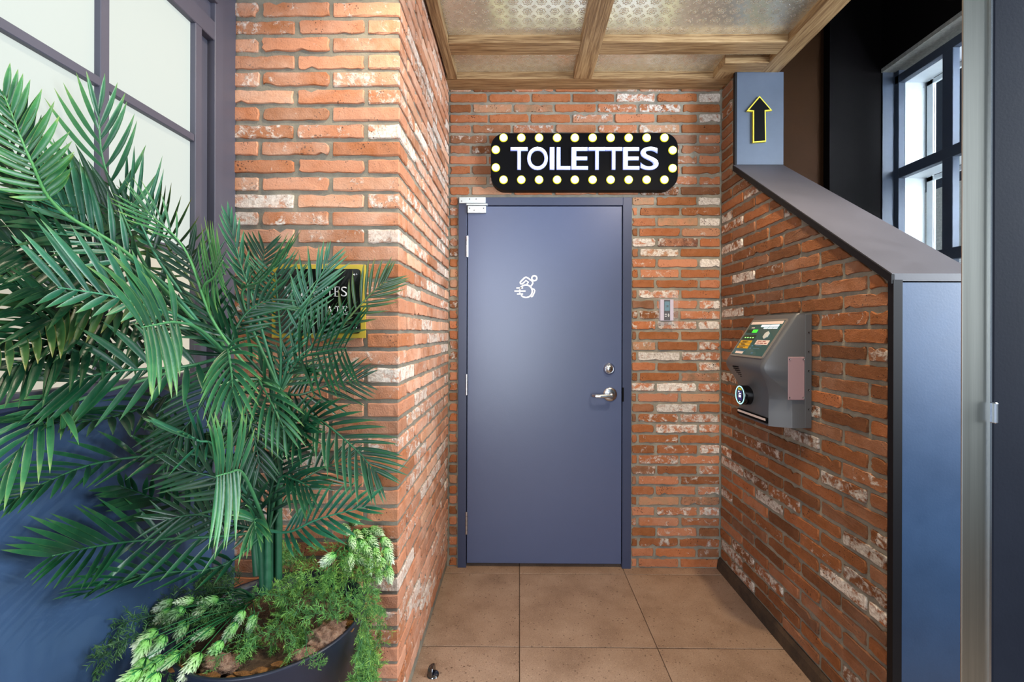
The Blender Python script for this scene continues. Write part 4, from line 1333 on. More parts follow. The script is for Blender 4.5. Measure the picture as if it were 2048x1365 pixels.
chips = [(690, 1248, 0.03, 0.022, 0.9), (672, 1240, 0.026, 0.02, 0.2), (700, 1262, 0.02, 0.014, 1.3), (420, 1352, 0.03, 0.016, 0.3), (385, 1340, 0.024, 0.015, 1.0), (490, 1350, 0.03, 0.014, 0.2), (520, 1342, 0.024, 0.012, 0.6), (350, 1338, 0.022, 0.014, 0.4), (460, 1358, 0.02, 0.012, 0.9), (560, 1330, 0.024, 0.013, 0.5)]
for i, (x, y, a_, b_, rt) in enumerate(chips):
    q3 = onpot(x, y, 0.578)
    lump('wood_chip', q3, a_ * 0.8, b_ * 0.55, 0.006, (0.25, 0.2, rt), M_CHIP, 'yellow-brown wood chip lying on the planter soil near the rim', 'wood chip', 'wood chips on the planter soil', i * 2.7, 0.5, 4, 2)

# ------------------------------------------------------------------ palm
PB_ = Vector((PC.x, PC.y, 0.555))
palm = empty('palm', PB_)
tag(palm, 'tall artificial palm with arching green fronds growing from the navy planter', 'palm')
def crv(pts, n):
    """Catmull-Rom through pts"""
    out = []
    p = [pts[0] + (pts[0] - pts[1])] + list(pts) + [pts[-1] + (pts[-1] - pts[-2])]
    seg = len(pts) - 1
    for i in range(n + 1):
        s = i / n * seg; k = min(int(s), seg - 1); t = s - k
        a, b, c_, d = p[k], p[k + 1], p[k + 2], p[k + 3]
        out.append(0.5 * ((2 * b) + (c_ - a) * t + (2 * a - 5 * b + 4 * c_ - d) * t * t + (3 * b - a - 3 * c_ + d) * t ** 3))
    return out
def pmesh(name, verts, faces, cols, mat, parent, tint, smooth=True):
    me = bpy.data.meshes.new(name)
    me.from_pydata([tuple(v) for v in verts], [], faces); me.update()
    at = me.color_attributes.new('leafuv', 'FLOAT_COLOR', 'POINT')
    flat = []
    for c_ in cols: flat += [c_[0], c_[1], 0, 1]
    at.data.foreach_set('color', flat)
    if smooth: me.polygons.foreach_set('use_smooth', [True] * len(me.polygons))
    me.materials.append(mat)
    o = bpy.data.objects.new(name, me); o.color = tint
    return link(o, parent)
def tube_data(pts, rads, seg, V, F, Cc, c0=0.2, c1=0.6):
    base = len(V); ref = None
    for i, p in enumerate(pts):
        a = pts[max(i - 1, 0)]; b = pts[min(i + 1, len(pts) - 1)]
        t = (b - a).normalized()
        if ref is None: ref = t.orthogonal().normalized()
        ref = ref - t * ref.dot(t); ref = ref.normalized() if ref.length > 1e-6 else t.orthogonal().normalized()
        bn = t.cross(ref)
        for k in range(seg):
            V.append(p + (ref * math.cos(2 * PI * k / seg) + bn * math.sin(2 * PI * k / seg)) * rads[i])
            Cc.append((c0 + (c1 - c0) * i / (len(pts) - 1), 0.3))
    for i in range(len(pts) - 1):
        for k in range(seg):
            k2 = (k + 1) % seg
            F.append((base + i * seg + k, base + i * seg + k2, base + (i + 1) * seg + k2, base + (i + 1) * seg + k))
    F.append(tuple(base + (len(pts) - 1) * seg + k for k in range(seg)))

def leaflet_data(root, d0, bend, nrm, L, W, V, F, Cc, rg, n=6, fold=0.28):
    """lance shaped leaflet with a folded midrib; d0 initial direction, bend vector added along the length"""
    b0 = len(V)
    p = Vector(root); step = L / n
    for i in range(n + 1):
        t = i / n
        d = (d0 + bend * t).normalized()
        s = d.cross(nrm)
        s = s.normalized() if s.length > 1e-5 else d.orthogonal().normalized()
        nn = s.cross(d).normalized()
        wd = W * (0.42 + 0.58 * math.sin(min(1, t / 0.42) * PI / 2)) if t < 0.42 else W * max(0.02, 1 - ((t - 0.42) / 0.58) ** 1.9)
        if i == n: wd = W * 0.02
        V += [p - s * wd / 2 + nn * wd * fold, Vector(p), p + s * wd / 2 + nn * wd * fold]
        Cc += [(t, 1.0), (t, 0.0), (t, 1.0)]
        p = p + d * step
    for i in range(n):
        a = b0 + i * 3
        F += [(a, a + 1, a + 4, a + 3), (a + 1, a + 2, a + 5, a + 4)]

rp = random.Random(21)
def R3(p): return p - PB_
C1 = (455, 712, .455); C2 = (560, 785, .475); C3 = (536, 1062, .47)
TOC = (0.35, -0.9, 0.15)                       # towards the camera from the planter
G_D = (0.50, 0.60, 0.58, 1); G_M = (0.95, 1.0, 0.95, 1); G_L = (3.2, 2.1, 1.9, 1); G_O = (3.6, 1.25, 0.8, 1); G_T = (2.6, 2.05, 2.4, 1); G_B = (4.6, 2.7, 1.9, 1)  # G_L, G_T and G_B are raised so the tint carries leaf highlights
# (points, start of leaflets, leaflets a side, length, width, angle at base, angle at tip, normal, lengthwise bend, side bias up/down, tint, single leaflets)
FR = []
def frond(pts, t0, n, L, W=0.017, a0=62, a1=28, N=TOC, droop=0.25, tint=G_M, one=False, lo=1.0, up=1.0, fold=0.15, curl=0.0, tipL=0.55):
    FR.append(dict(pts=pts, t0=t0, n=n, L=L, W=W, a0=a0, a1=a1, N=N, droop=droop, tint=tint, one=one, lo=lo, up=up, fold=fold, curl=curl, tipL=tipL))
UP = (0.2, -0.45, 0.9)
# background, dark
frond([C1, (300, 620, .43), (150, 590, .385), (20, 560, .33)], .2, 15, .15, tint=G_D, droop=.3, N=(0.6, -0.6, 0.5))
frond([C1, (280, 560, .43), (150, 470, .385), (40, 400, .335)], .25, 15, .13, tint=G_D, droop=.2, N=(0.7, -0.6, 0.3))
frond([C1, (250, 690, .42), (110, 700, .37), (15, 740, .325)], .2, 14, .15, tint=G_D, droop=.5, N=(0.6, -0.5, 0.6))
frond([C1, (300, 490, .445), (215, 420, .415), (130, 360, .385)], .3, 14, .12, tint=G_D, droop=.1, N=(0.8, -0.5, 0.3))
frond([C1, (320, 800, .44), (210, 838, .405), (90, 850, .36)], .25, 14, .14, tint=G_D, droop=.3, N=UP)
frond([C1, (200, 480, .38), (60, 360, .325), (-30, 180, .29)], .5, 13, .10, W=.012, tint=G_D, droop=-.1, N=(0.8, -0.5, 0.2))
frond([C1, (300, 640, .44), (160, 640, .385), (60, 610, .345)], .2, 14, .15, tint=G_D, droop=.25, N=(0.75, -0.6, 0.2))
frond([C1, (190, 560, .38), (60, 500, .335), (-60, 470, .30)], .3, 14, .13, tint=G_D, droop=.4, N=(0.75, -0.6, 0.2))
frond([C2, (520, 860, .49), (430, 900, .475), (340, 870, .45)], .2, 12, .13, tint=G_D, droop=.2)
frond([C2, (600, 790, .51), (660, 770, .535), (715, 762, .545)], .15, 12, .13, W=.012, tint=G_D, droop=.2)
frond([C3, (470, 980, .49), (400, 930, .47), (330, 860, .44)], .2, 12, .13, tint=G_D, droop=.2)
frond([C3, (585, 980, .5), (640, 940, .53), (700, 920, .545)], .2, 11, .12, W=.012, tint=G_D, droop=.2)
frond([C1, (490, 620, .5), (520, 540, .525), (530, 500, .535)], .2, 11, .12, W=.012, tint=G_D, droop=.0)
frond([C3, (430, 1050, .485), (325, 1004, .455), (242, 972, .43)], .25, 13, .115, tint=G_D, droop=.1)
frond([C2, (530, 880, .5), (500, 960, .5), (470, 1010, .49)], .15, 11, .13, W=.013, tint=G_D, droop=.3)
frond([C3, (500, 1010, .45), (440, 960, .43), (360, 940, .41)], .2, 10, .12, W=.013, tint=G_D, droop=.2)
# named fronds from the photograph
frond([C1, (270, 520, .385), (120, 420, .335), (62, 322, .31), (8, 190, .295)], .56, 15, .095, W=.0125, a0=72, a1=26, droop=-.1, tint=G_B, N=(0.7, -0.72, 0.1), one=True)
frond([C1, (310, 560, .425), (246, 432, .40), (206, 320, .39), (197, 225, .385)], .42, 9, .145, W=.0125, a0=64, a1=14, droop=-.55, tint=G_L, N=(0.65, -0.75, 0.15))
frond([C1, (330, 540, .42), (284, 455, .41), (250, 390, .402)], .50, 6, .165, W=.0095, a0=50, a1=30, droop=-.35, tint=G_T, N=(0.4, -0.9, 0.1), lo=.3)
frond([C1, (330, 570, .405), (222, 496, .375), (150, 440, .352), (108, 402, .338)], .40, 10, .155, W=.0145, a0=58, a1=22, droop=.02, tint=G_T, N=(0.5, -0.8, 0.35), one=True)
frond([C1, (370, 640, .41), (304, 616, .38), (220, 592, .352), (116, 575, .33)], .42, 9, .150, W=.016, a0=62, a1=52, droop=-.05, tint=G_T, N=(0.45, -0.85, 0.2), one=True, lo=.45, tipL=.8)
frond([C1, (320, 610, .405), (188, 606, .37), (90, 635, .34), (-20, 700, .31)], .34, 12, .115, W=.016, a0=66, a1=38, droop=.30, tint=G_O, N=(0.6, -0.7, 0.3), one=True, up=1.4)
frond([C1, (372, 733, .40), (232, 743, .368), (140, 763, .347)], .26, 11, .140, W=.017, a0=78, a1=30, droop=.22, tint=G_M, N=(0.35, -0.9, 0.2), one=True, tipL=.75)
frond([C1, (400, 660, .39), (352, 645, .355), (312, 650, .332), (284, 655, .318)], .50, 7, .145, W=.015, a0=84, a1=72, droop=.45, tint=G_L, N=(0.85, -0.5, 0.1), one=True, tipL=.9)
frond([C1, (408, 590, .425), (430, 553, .40), (446, 522, .38)], .40, 11, .125, W=.013, a0=80, a1=40, droop=.05, tint=G_B, N=(-0.7, -0.7, -0.1))
frond([C1, (385, 570, .475), (338, 498, .485), (304, 428, .49)], .40, 11, .150, W=.009, a0=72, a1=34, droop=-.25, tint=G_O, N=(0.2, -0.95, 0.1), lo=1.0)
frond([C2, (562, 695, .49), (557, 620, .50), (551, 545, .505)], .14, 19, .155, W=.0105, a0=62, a1=40, droop=-.02, tint=G_T, N=(0.1, -1, 0.15), one=True)
frond([C2, (485, 600, .47), (525, 560, .462), (575, 508, .455)], .45, 11, .125, W=.013, a0=58, a1=20, droop=-.25, tint=G_L, N=(-0.6, -0.5, 0.6))
frond([C2, (505, 600, .49), (480, 525, .50), (459, 440, .505)], .45, 8, .095, W=.011, a0=26, a1=10, droop=-.15, tint=G_T)
frond([C2, (600, 650, .497), (622, 590, .502), (656, 525, .507)], .30, 12, .130, W=.0105, a0=44, a1=20, droop=.0, tint=G_T, N=(0.3, -0.9, 0.2))
frond([C2, (640, 706, .525), (705, 628, .535), (742, 588, .54), (772, 563, .545)], .30, 12, .125, W=.012, a0=56, a1=24, droop=.02, tint=G_O, N=(0.15, -1, 0.1))
frond([C2, (596, 722, .48), (650, 703, .462), (692, 697, .45)], .16, 13, .165, W=.0125, a0=64, a1=50, droop=.15, tint=G_M, N=(-0.5, -0.8, 0.25), one=True, tipL=.9)
frond([C2, (600, 820, .485), (648, 846, .47), (712, 900, .46), (752, 945, .455)], .34, 14, .140, W=.0125, a0=60, a1=24, droop=.12, tint=G_M, N=(0.3, -0.9, 0.2), one=True)
frond([C2, (520, 838, .465), (462, 866, .445)], .15, 11, .105, W=.012, a0=58, a1=30, droop=.1, tint=G_M, N=UP)
frond([C1, (456, 700, .425), (462, 735, .405), (467, 790, .395)], .30, 9, .135, W=.012, a0=56, a1=16, droop=.55, tint=G_L, N=(0.1, -0.9, 0.3))
frond([C3, (505, 985, .43), (482, 944, .388), (456, 947, .355), (432, 953, .338)], .52, 8, .145, W=.0135, a0=88, a1=70, droop=.30, tint=G_L, N=(0.95, -0.28, 0.1), one=True, tipL=.95)
frond([C3, (440, 905, .44), (396, 882, .415), (372, 868, .402)], .45, 7, .120, W=.0125, a0=70, a1=40, droop=.12, tint=G_T, N=(-0.2, -0.9, 0.3))
frond([C3, (450, 930, .45), (348, 910, .42), (200, 926, .388), (100, 962, .358), (24, 1002, .335)], .34, 14, .115, W=.0135, a0=58, a1=20, droop=.06, tint=G_M, N=(0.35, -0.5, 0.8))
frond([C3, (444, 1073, .45), (290, 1081, .42), (185, 1095, .392), (104, 1113, .366)], .22, 16, .150, W=.0135, a0=62, a1=26, droop=.02, tint=G_M, N=(0.35, -0.8, 0.5), one=True)
frond([C3, (440, 1134, .455), (285, 1150, .42), (165, 1190, .385)], .25, 13, .115, W=.0145, a0=52, a1=18, droop=.02, tint=G_M, N=(0.15, -0.25, 0.95))
frond([C3, (580, 1064, .46), (640, 1038, .45), (732, 1014, .442)], .26, 12, .130, W=.012, a0=56, a1=24, droop=.02, tint=G_T, N=(0.0, -0.85, 0.5), one=True)
frond([C3, (520, 1046, .445), (510, 1040, .425), (512, 1060, .41)], .30, 7, .105, W=.011, a0=60, a1=20, droop=.8, tint=G_L, N=(0.1, -0.9, 0.3))
frond([C1, (190, 790, .375), (95, 830, .335), (20, 930, .305)], .40, 8, .150, W=.014, a0=50, a1=10, droop=.55, tint=G_L, N=(0.4, -0.7, 0.5))
frond([C2, (580, 840, .47), (600, 865, .46), (615, 850, .455)], .25, 9, .100, W=.012, a0=56, a1=24, droop=.1, tint=G_M, N=(0.1, -0.95, 0.1))
frond([C2, (600, 870, .475), (560, 850, .46), (620, 832, .455)], .25, 10, .105, W=.011, a0=70, a1=40, droop=.2, tint=G_M, N=(0.0, -0.9, 0.3))
frond([C2, (500, 740, .45), (425, 640, .43), (370, 500, .405), (290, 420, .39)], .80, 6, .10, W=.006, a0=40, a1=12, droop=.0, tint=G_B)
frond([C2, (480, 700, .455), (440, 660, .44), (420, 620, .435)], .1, 9, .13, W=.012, a0=40, a1=20, droop=.5, tint=G_M, N=(0.2, -0.9, 0.1))
frond([C3, (560, 960, .465), (590, 960, .455), (620, 975, .45)], .2, 9, .115, W=.012, a0=60, a1=30, droop=.3, tint=G_M, N=(0.1, -0.9, 0.3))
frond([C2, (520, 760, .455), (540, 800, .44), (570, 860, .435)], .2, 9, .125, W=.011, a0=50, a1=20, droop=.5, tint=G_L, N=(0.1, -0.9, 0.3))

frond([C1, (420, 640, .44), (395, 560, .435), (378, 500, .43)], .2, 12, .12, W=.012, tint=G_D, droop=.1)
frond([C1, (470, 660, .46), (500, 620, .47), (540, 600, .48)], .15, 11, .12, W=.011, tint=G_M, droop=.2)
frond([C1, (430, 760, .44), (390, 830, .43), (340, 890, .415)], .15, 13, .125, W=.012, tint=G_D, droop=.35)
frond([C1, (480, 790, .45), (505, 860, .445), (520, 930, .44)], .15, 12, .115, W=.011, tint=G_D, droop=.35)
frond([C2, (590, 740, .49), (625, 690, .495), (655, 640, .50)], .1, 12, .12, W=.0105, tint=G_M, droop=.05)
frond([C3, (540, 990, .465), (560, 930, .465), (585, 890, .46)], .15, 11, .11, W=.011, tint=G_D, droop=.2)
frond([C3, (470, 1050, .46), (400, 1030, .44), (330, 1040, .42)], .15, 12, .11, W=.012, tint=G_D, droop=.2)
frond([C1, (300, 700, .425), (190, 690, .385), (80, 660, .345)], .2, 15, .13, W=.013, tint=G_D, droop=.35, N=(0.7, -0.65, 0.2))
def PP(t): return P(*t)
stems = [[(528, 1188, .472), (520, 1060, .470), (498, 900, .462), (470, 790, .457), C1], [(556, 1160, .485), (558, 1000, .484), (560, 880, .48), C2], [(536, 1178, .470), C3],
         [(540, 1160, .482), (545, 1000, .485), (548, 860, .487), (540, 700, .49)], [(515, 1150, .478), (500, 1000, .482), (478, 860, .475), (452, 730, .462)]]
for st_ in stems:
    V, F, Cc = [], [], []
    pts = crv([R3(PP(t)) for t in st_], 14)
    rads = [0.0105 - 0.004 * i / 14 + (0.0012 if i % 3 == 0 else 0) for i in range(15)]
    tube_data(pts, rads, 8, V, F, Cc, 0.1, 0.5)
    pmesh('stem', V, F, Cc, M_STEM, palm, (0.75, 0.85, 0.85, 1))
cnt = 0
for f in FR:
    pts = crv([PP(t) for t in f['pts']], 30)
    # keep clear of the window wall and bricks
    def safe(v):
        v = Vector(v)
        if v.x < XWIN + 0.035:
            v = CAM + (v - CAM) * ((XWIN + 0.035 + 0.15 * min(0.06, XWIN + 0.035 - v.x) - CAM.x) / (v.x - CAM.x))
        if v.x < XL + 0.02: v.y = min(v.y, YF - 0.012)
        return v
    pts = [safe(p) for p in pts]
    pr_ = [R3(p) for p in pts]
    V, F, Cc = [], [], []
    tube_data(pr_, [0.0048 * (1 - 0.72 * i / 30) for i in range(31)], 6, V, F, Cc, 0.15, 0.75)
    fo = pmesh('frond', V, F, Cc, M_STEM, palm, tuple(c_ * 0.95 for c_ in f['tint'][:3]) + (1,))
    Nn = Vector(f['N']).normalized()
    V, F, Cc = [], [], []
    n = f['n']
    for k in range(n):
        for sd in (-1, 1):
            t = f['t0'] + (1 - f['t0']) * (k + (0.25 if sd > 0 else 0.0) + rp.uniform(-0.1, 0.1)) / (n - 0.6)
            t = min(max(t, f['t0']), 0.995)
            i = min(int(t * 30), 29); q0 = pts[i].lerp(pts[i + 1], t * 30 - i)
            T = (pts[min(i + 2, 30)] - pts[max(i - 1, 0)]).normalized()
            S = T.cross(Nn); S = S.normalized() if S.length > 1e-4 else T.orthogonal()
            up_side = 1 if (S * sd).z > 0 else 0
            s = (t - f['t0']) / (1 - f['t0'])
            a = math.radians(f['a0'] + (f['a1'] - f['a0']) * s + rp.uniform(-5, 5))
            prof_ = 0.62 + 0.38 * math.sin(PI * min(1, s / 0.5) / 2) if s < 0.5 else 1 - (1 - f['tipL']) * ((s - 0.5) / 0.5) ** 1.6
            L = f['L'] * prof_ * rp.uniform(0.9, 1.06) * (f['up'] if up_side else f['lo'])
            d0 = (T * math.cos(a) + S * sd * math.sin(a) + Nn * (f['fold'] + rp.uniform(-0.08, 0.08))).normalized()
            bend = Vector((0, 0, -1)) * f['droop'] + T * 0.25 + Vector((rp.uniform(-.06, .06), rp.uniform(-.06, .06), rp.uniform(-.05, .05)))
            if f['one']: V, F, Cc = [], [], []
            v0 = len(V)
            leaflet_data(q0, d0, bend, Nn, L * 1.06, 0.84 * f['W'] * rp.uniform(0.92, 1.08) * (1 if s < 0.8 else 0.85), V, F, Cc, rp)
            for q in range(v0, len(V)): V[q] = R3(safe(V[q]))
            if f['one']:
                jit = rp.uniform(0.88, 1.12)
                pmesh('leaflet', V, F, Cc, M_LEAF, fo, tuple(c_ * jit for c_ in f['tint'][:3]) + (1,)); cnt += 1
    if not f['one']:
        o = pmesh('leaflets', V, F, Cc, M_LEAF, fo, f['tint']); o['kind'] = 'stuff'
print('leaflets', cnt)
# cut leaf stalks lying on the soil in the middle of the planter
st0 = onpot(508, 1196, 0.585)
for i, (x, y, z) in enumerate([(386, 1184, .63), (392, 1203, .62), (384, 1230, .60), (420, 1256, .58), (455, 1258, .575), (432, 1214, .6), (450, 1190, .64)]):
    e = onpot(x, y, z)
    V, F, Cc = [], [], []
    tube_data(crv([R3(st0), R3(st0.lerp(e, 0.5) + Vector((0, 0, 0.02))), R3(e)], 10), [0.0042 - 0.0025 * k / 10 for k in range(11)], 6, V, F, Cc, 0.1, 0.5)
    pmesh('leaf_stalk', V, F, Cc, M_STEM, palm, (0.55, 0.7, 0.62, 1))

# ------------------------------------------------------------------ hop sprays
rh = random.Random(5)
def hop_mesh(seed, L=0.058, R=0.0125):
    rg = random.Random(seed)
    V, F, Cc = [], [], []
    rows = 12
    for r_ in range(rows):
        t = r_ / (rows - 1)
        rad = R * (0.55 + 0.75 * math.sin(PI * (0.15 + 0.72 * t))) * (1 - 0.35 * t)
        m = 6 if r_ < rows - 3 else 4
        for k in range(m):
            a = 2 * PI * (k + 0.5 * (r_ % 2)) / m + rg.uniform(-0.15, 0.15)
            o_ = Vector((math.cos(a), math.sin(a), 0)); s_ = Vector((-math.sin(a), math.cos(a), 0)); z_ = Vector((0, 0, -1))
            b = z_ * (L * 0.80 * t) + o_ * rad * 0.25
            ln = L * 0.29 * rg.uniform(0.85, 1.15); wd = R * 0.40
            pts = [b, b + o_ * rad * 0.62 + z_ * ln * 0.40 - s_ * wd, b + o_ * rad * 0.80 + z_ * ln * 0.42, b + o_ * rad * 0.62 + z_ * ln * 0.40 + s_ * wd, b + o_ * rad * (0.95 + rg.uniform(0, 0.25)) + z_ * ln]
            i0 = len(V); V += pts
            Cc += [(0.05 + 0.45 * t, 0), (0.35 + 0.5 * t, 0), (0.4 + 0.5 * t, 0), (0.35 + 0.5 * t, 0), (min(1, 0.6 + 0.5 * t), 0)]
            F += [(i0, i0 + 1, i0 + 2), (i0, i0 + 2, i0 + 3), (i0 + 1, i0 + 4, i0 + 2), (i0 + 2, i0 + 4, i0 + 3)]
    me = bpy.data.meshes.new('hop_cone')
    me.from_pydata([tuple(v) for v in V], [], F); me.update()
    at = me.color_attributes.new('leafuv', 'FLOAT_COLOR', 'POINT')
    flat = []
    for c_ in Cc: flat += [c_[0], c_[1], 0, 1]
    at.data.foreach_set('color', flat)
    me.materials.append(M_HOP)
    return me
hop_pool = [hop_mesh(s) for s in range(6)]
def hop_spray(label, origin, cones):
    """cones: (x, y, z height, direction in the picture plane (dx, dy), scale)"""
    root = empty('hop_spray', origin)
    tag(root, label, 'hops', 'hop sprays in the planter' if False else None)
    for x, y, z, dx, dy, sc in cones:
        p = onpot(x, y, z)
        d = (RC @ Vector((dx, -dy, rh.uniform(0.1, 0.5)))).normalized()      # hanging direction, tip of the cone
        o = bpy.data.objects.new('hop_cone', rh.choice(hop_pool)); link(o, root)
        q = Vector((0, 0, -1)).rotation_difference(d)
        sc *= 0.85
        Lc = 0.058 * sc
        top = p - d * Lc * 0.45
        o.matrix_basis = Matrix.Translation(top - origin) @ q.to_matrix().to_4x4() @ Matrix.Rotation(rh.uniform(0, 6), 4, 'Z') @ Matrix.Diagonal((sc, sc, sc, 1))
        o.color = (rh.uniform(0.9, 1.05), 1, rh.uniform(0.85, 1.0), 1)
        V, F, Cc = [], [], []
        mid = (top + origin) / 2 + Vector((0, 0, 0.012))
        tube_data(crv([top - origin, mid - origin, Vector((0, 0, 0))], 8), [0.0011] * 9, 5, V, F, Cc, 0.3, 0.3)
        pmesh('stalk', V, F, Cc, M_STEM, root, (0.9, 1.3, 0.8, 1))
        for k in range(3):
            V, F, Cc = [], [], []
            a_ = rh.uniform(0, 6.28)
            dd = (d + (RC @ Vector((math.cos(a_), math.sin(a_), 0.3))) * 0.9).normalized()
            leaflet_data(top - origin, dd, d * 0.4, RC @ Vector((0, 0, 1)), 0.021 * sc, 0.009 * sc, V, F, Cc, rh, 4)
            pmesh('hop_leaf', V, F, Cc, M_LEAF, root, (1.6, 1.9, 1.1, 1))
    return root
hop_spray('white-green hop spray trailing over the left front of the planter', onpot(495, 1215, 0.59), [
    (330, 1211, .635, -1, .35, 1.0), (372, 1203, .645, -.8, -.1, .9), (420, 1203, .635, -1, .1, 1.0), (352, 1228, .63, -.9, .6, 1.15), (400, 1222, .62, -.6, .5, .9),
    (362, 1262, .60, -.35, .9, 1.15), (294, 1276, .625, -.9, .6, 1.2), (318, 1290, .61, -.5, .8, 1.1), (328, 1230, .625, -.7, .6, 1.0), (285, 1300, .63, -.4, .8, 1.1),
    (340, 1320, .61, -.8, .5, 1.1), (304, 1331, .62, -.9, .5, 1.2), (278, 1338, .64, -.5, .8, 1.1), (258, 1360, .66, -.8, .6, 1.2), (290, 1352, .64, -.6, .8, 1.1), (302, 1372, .65, -.3, .9, 1.1)])
hop_spray('small hop spray standing on the soil in front of the palm stems', onpot(505, 1205, 0.59), [
    (410, 1268, .60, -1, .15, 1.05), (462, 1262, .61, -.5, .8, 1.0), (480, 1236, .62, -.4, .9, .9), (430, 1302, .60, -.55, .8, 1.1), (384, 1330, .60, -.5, .85, 1.2), (504, 1246, .605, -.2, 1, .9)])
hop_spray('dense white-green hop spray against the brick corner behind the planter', onpot(690, 1100, 0.66), [
    (728, 1048, .70, .8, -.1, 1.1), (735, 1068, .69, .9, .3, 1.2), (752, 1062, .70, 1, .3, 1.1), (716, 1072, .70, .6, .6, 1.1), (744, 1085, .68, .7, .6, 1.2), (772, 1088, .67, .7, .8, 1.2), (725, 1095, .68, .5, .8, 1.3),
    (752, 1112, .66, .4, .9, 1.2), (776, 1110, .65, .5, .9, 1.2), (700, 1120, .67, .2, .9, 1.0), (660, 1118, .68, -.7, .7, 1.1), (658, 1116, .69, -.9, .5, 1.0), (690, 1135, .65, .6, .6, 1.0), (716, 1120, .66, .9, .2, 1.1),
    (738, 1130, .64, .2, 1, 1.1), (764, 1132, .63, .3, 1, 1.2), (778, 1148, .61, .2, 1, 1.1), (758, 1150, .61, .1, 1, 1.0), (706, 1046, .71, .5, -.2, 1.0), (690, 1058, .72, .4, .2, 1.0), (705, 1084, .70, .2, .8, 1.0), (712, 1104, .67, .3, .9, 1.2), (736, 1106, .67, .6, .8, 1.2)])
hop_spray('sparse hop sprig among the palm stems in front of the bricks', onpot(610, 1040, 0.74), [
    (604, 1004, .76, -.6, .8, 1.0), (616, 972, .79, .2, -.9, .9), (642, 968, .79, .4, -.8, .8), (594, 1018, .75, -.5, .8, .9), (662, 1000, .77, .8, .2, .8)])

# ------------------------------------------------------------------ asparagus fern
rf = random.Random(9)
def sprig_mesh(seed, L=0.15, nb=16, needles=15, curve=0.5):
    rg = random.Random(seed)
    V, F, Cc = [], [], []
    ax = crv([Vector((0, 0, 0)), Vector((L * 0.35, rg.uniform(-.01, .01), L * 0.12)), Vector((L * 0.7, rg.uniform(-.02, .02), L * (0.12 - 0.2 * curve))), Vector((L, rg.uniform(-.03, .03), -L * 0.35 * curve))], 16)
    tube_data(ax, [0.0012 * (1 - 0.6 * i / 16) for i in range(17)], 4, V, F, Cc, 0.1, 0.3)
    def needle(p, d, ln, c0):
        s = d.orthogonal().normalized() if rg.random() < 0.5 else d.cross(Vector((0.3, 0.5, 0.8))).normalized()
        w_ = 0.0010
        b = len(V)
        m_ = p + d * ln * 0.5 + Vector((0, 0, ln * 0.06))
        e_ = p + (d + Vector((0, 0, -0.15))).normalized() * ln
        V.extend([p - s * w_, p + s * w_, m_ + s * w_, m_ - s * w_, e_])
        Cc.extend([(c0, 0), (c0, 0), (c0 + 0.25, 0), (c0 + 0.25, 0), (c0 + 0.5, 0)])
        F.extend([(b, b + 1, b + 2, b + 3), (b + 3, b + 2, b + 4)])
    for k in range(nb):
        t = 0.12 + 0.86 * k / (nb - 1)
        i = min(int(t * 16), 15); p = ax[i].lerp(ax[i + 1], t * 16 - i)
        T = (ax[i + 1] - ax[i]).normalized()
        a = rg.uniform(0, 6.28)
        o1 = T.orthogonal().normalized(); o2 = T.cross(o1)
        d = (T * 0.75 + (o1 * math.cos(a) + o2 * math.sin(a))).normalized()
        bl = L * 0.32 * (1.15 - 0.6 * t) * rg.uniform(0.8, 1.2)
        tube_data([p, p + d * bl * 0.5, p + d * bl], [0.0006, 0.0005, 0.0003], 3, V, F, Cc, 0.2, 0.4)
        for j in range(needles):
            s = (j + rg.random()) / needles
            q = p + d * bl * s
            a2 = rg.uniform(0, 6.28)
            u1 = d.orthogonal().normalized(); u2 = d.cross(u1)
            nd = (d * 0.8 + (u1 * math.cos(a2) + u2 * math.sin(a2)) * 0.9).normalized()
            needle(q, nd, 0.0175 * rg.uniform(0.75, 1.2), 0.15 + 0.4 * s + 0.1 * rg.random())
    me = bpy.data.meshes.new('sprig')
    me.from_pydata([tuple(v) for v in V], [], F); me.update()
    at = me.color_attributes.new('leafuv', 'FLOAT_COLOR', 'POINT')
    flat = []
    for c_ in Cc: flat += [c_[0], c_[1], 0, 1]
    at.data.foreach_set('color', flat)
    me.materials.append(M_FERN)
    return me
sp_pool = [sprig_mesh(s, curve=rf.uniform(0.2, 1.1)) for s in range(7)]
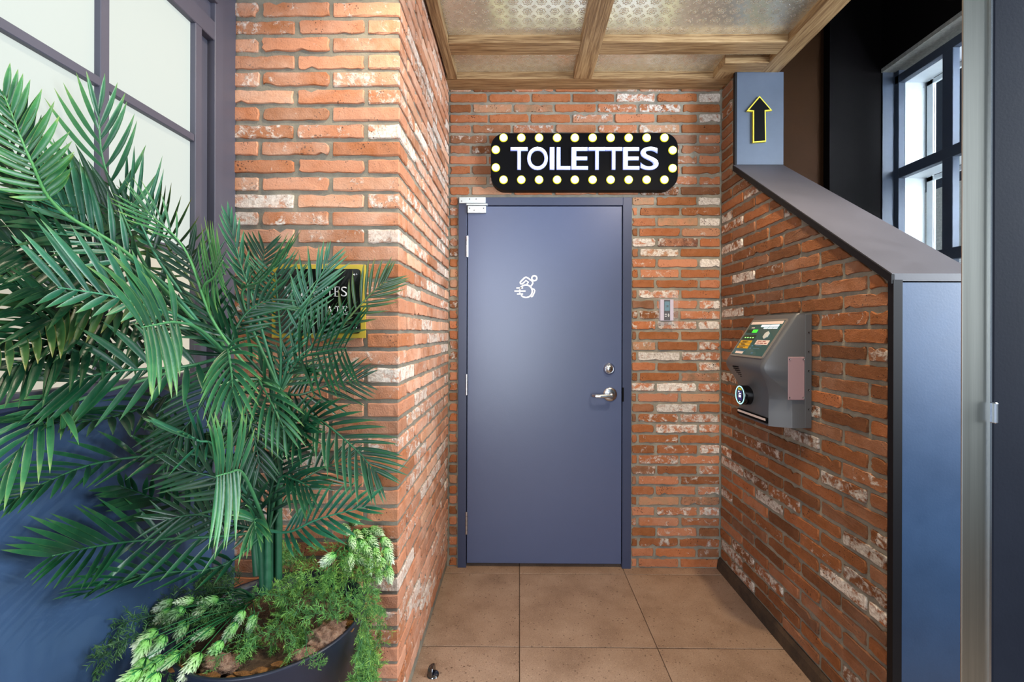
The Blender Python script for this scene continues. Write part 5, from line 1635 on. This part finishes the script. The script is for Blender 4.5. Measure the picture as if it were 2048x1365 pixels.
def fern(label, origin, sprigs):
    root = empty('asparagus_fern', origin)
    tag(root, label, 'fern')
    for x, y, z, dx, dy, sc, tint in sprigs:
        p = onpot(x, y, z)
        d = (RC @ Vector((dx, -dy, rf.uniform(0.0, 0.5)))).normalized()
        up_ = Vector((0, 0, 1)) if abs(d.z) < 0.9 else Vector((0, -1, 0))
        yv2 = up_.cross(d).normalized(); zv = d.cross(yv2)
        m = Matrix((d, yv2, zv)).transposed().to_4x4(); m.translation = p - d * 0.06 * sc - origin
        o = bpy.data.objects.new('sprig', rf.choice(sp_pool)); link(o, root)
        o.matrix_basis = m @ Matrix.Rotation(rf.uniform(-0.6, 0.6), 4, 'X') @ Matrix.Diagonal((sc, sc, sc, 1))
        j = rf.uniform(0.85, 1.15)
        o.color = tuple(c_ * j for c_ in tint) + (1,)
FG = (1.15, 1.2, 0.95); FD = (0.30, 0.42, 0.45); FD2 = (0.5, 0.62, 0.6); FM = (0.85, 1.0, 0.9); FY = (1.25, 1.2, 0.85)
L1 = []
for i in range(56):      # right mound of fern, spilling over the rim
    x = rf.uniform(560, 735); y = rf.uniform(1105, 1235)
    if x < 640 and y > 1215: continue
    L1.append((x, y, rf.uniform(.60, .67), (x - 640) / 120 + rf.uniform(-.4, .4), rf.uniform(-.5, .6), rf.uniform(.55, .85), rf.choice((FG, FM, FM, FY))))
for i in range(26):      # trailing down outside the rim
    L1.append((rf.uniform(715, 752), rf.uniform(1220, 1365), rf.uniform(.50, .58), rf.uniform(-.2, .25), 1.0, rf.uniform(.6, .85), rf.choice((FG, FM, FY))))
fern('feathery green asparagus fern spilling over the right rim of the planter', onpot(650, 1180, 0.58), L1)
L2 = []
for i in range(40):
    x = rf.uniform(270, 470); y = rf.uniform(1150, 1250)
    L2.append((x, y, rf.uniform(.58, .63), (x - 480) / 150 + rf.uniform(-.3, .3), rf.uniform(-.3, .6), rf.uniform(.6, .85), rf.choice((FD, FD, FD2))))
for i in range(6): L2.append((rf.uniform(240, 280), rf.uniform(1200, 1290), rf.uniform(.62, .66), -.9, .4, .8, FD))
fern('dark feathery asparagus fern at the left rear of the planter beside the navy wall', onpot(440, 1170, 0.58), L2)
L3 = []
for i in range(34):
    x = rf.uniform(475, 640); y = rf.uniform(1200, 1310)
    if y > 1340 - (x - 450) * 0.2: continue
    L3.append((x, y, rf.uniform(.575, .605), rf.uniform(-.8, .5), rf.uniform(.1, 1), rf.uniform(.42, .65), rf.choice((FG, FM, FM, FY))))
for i in range(5): L3.append((rf.uniform(355, 460), rf.uniform(1290, 1335), .585, -.6, .6, .55, FM))
fern('short bright asparagus fern over the bark at the front of the planter', onpot(560, 1230, 0.58), L3)
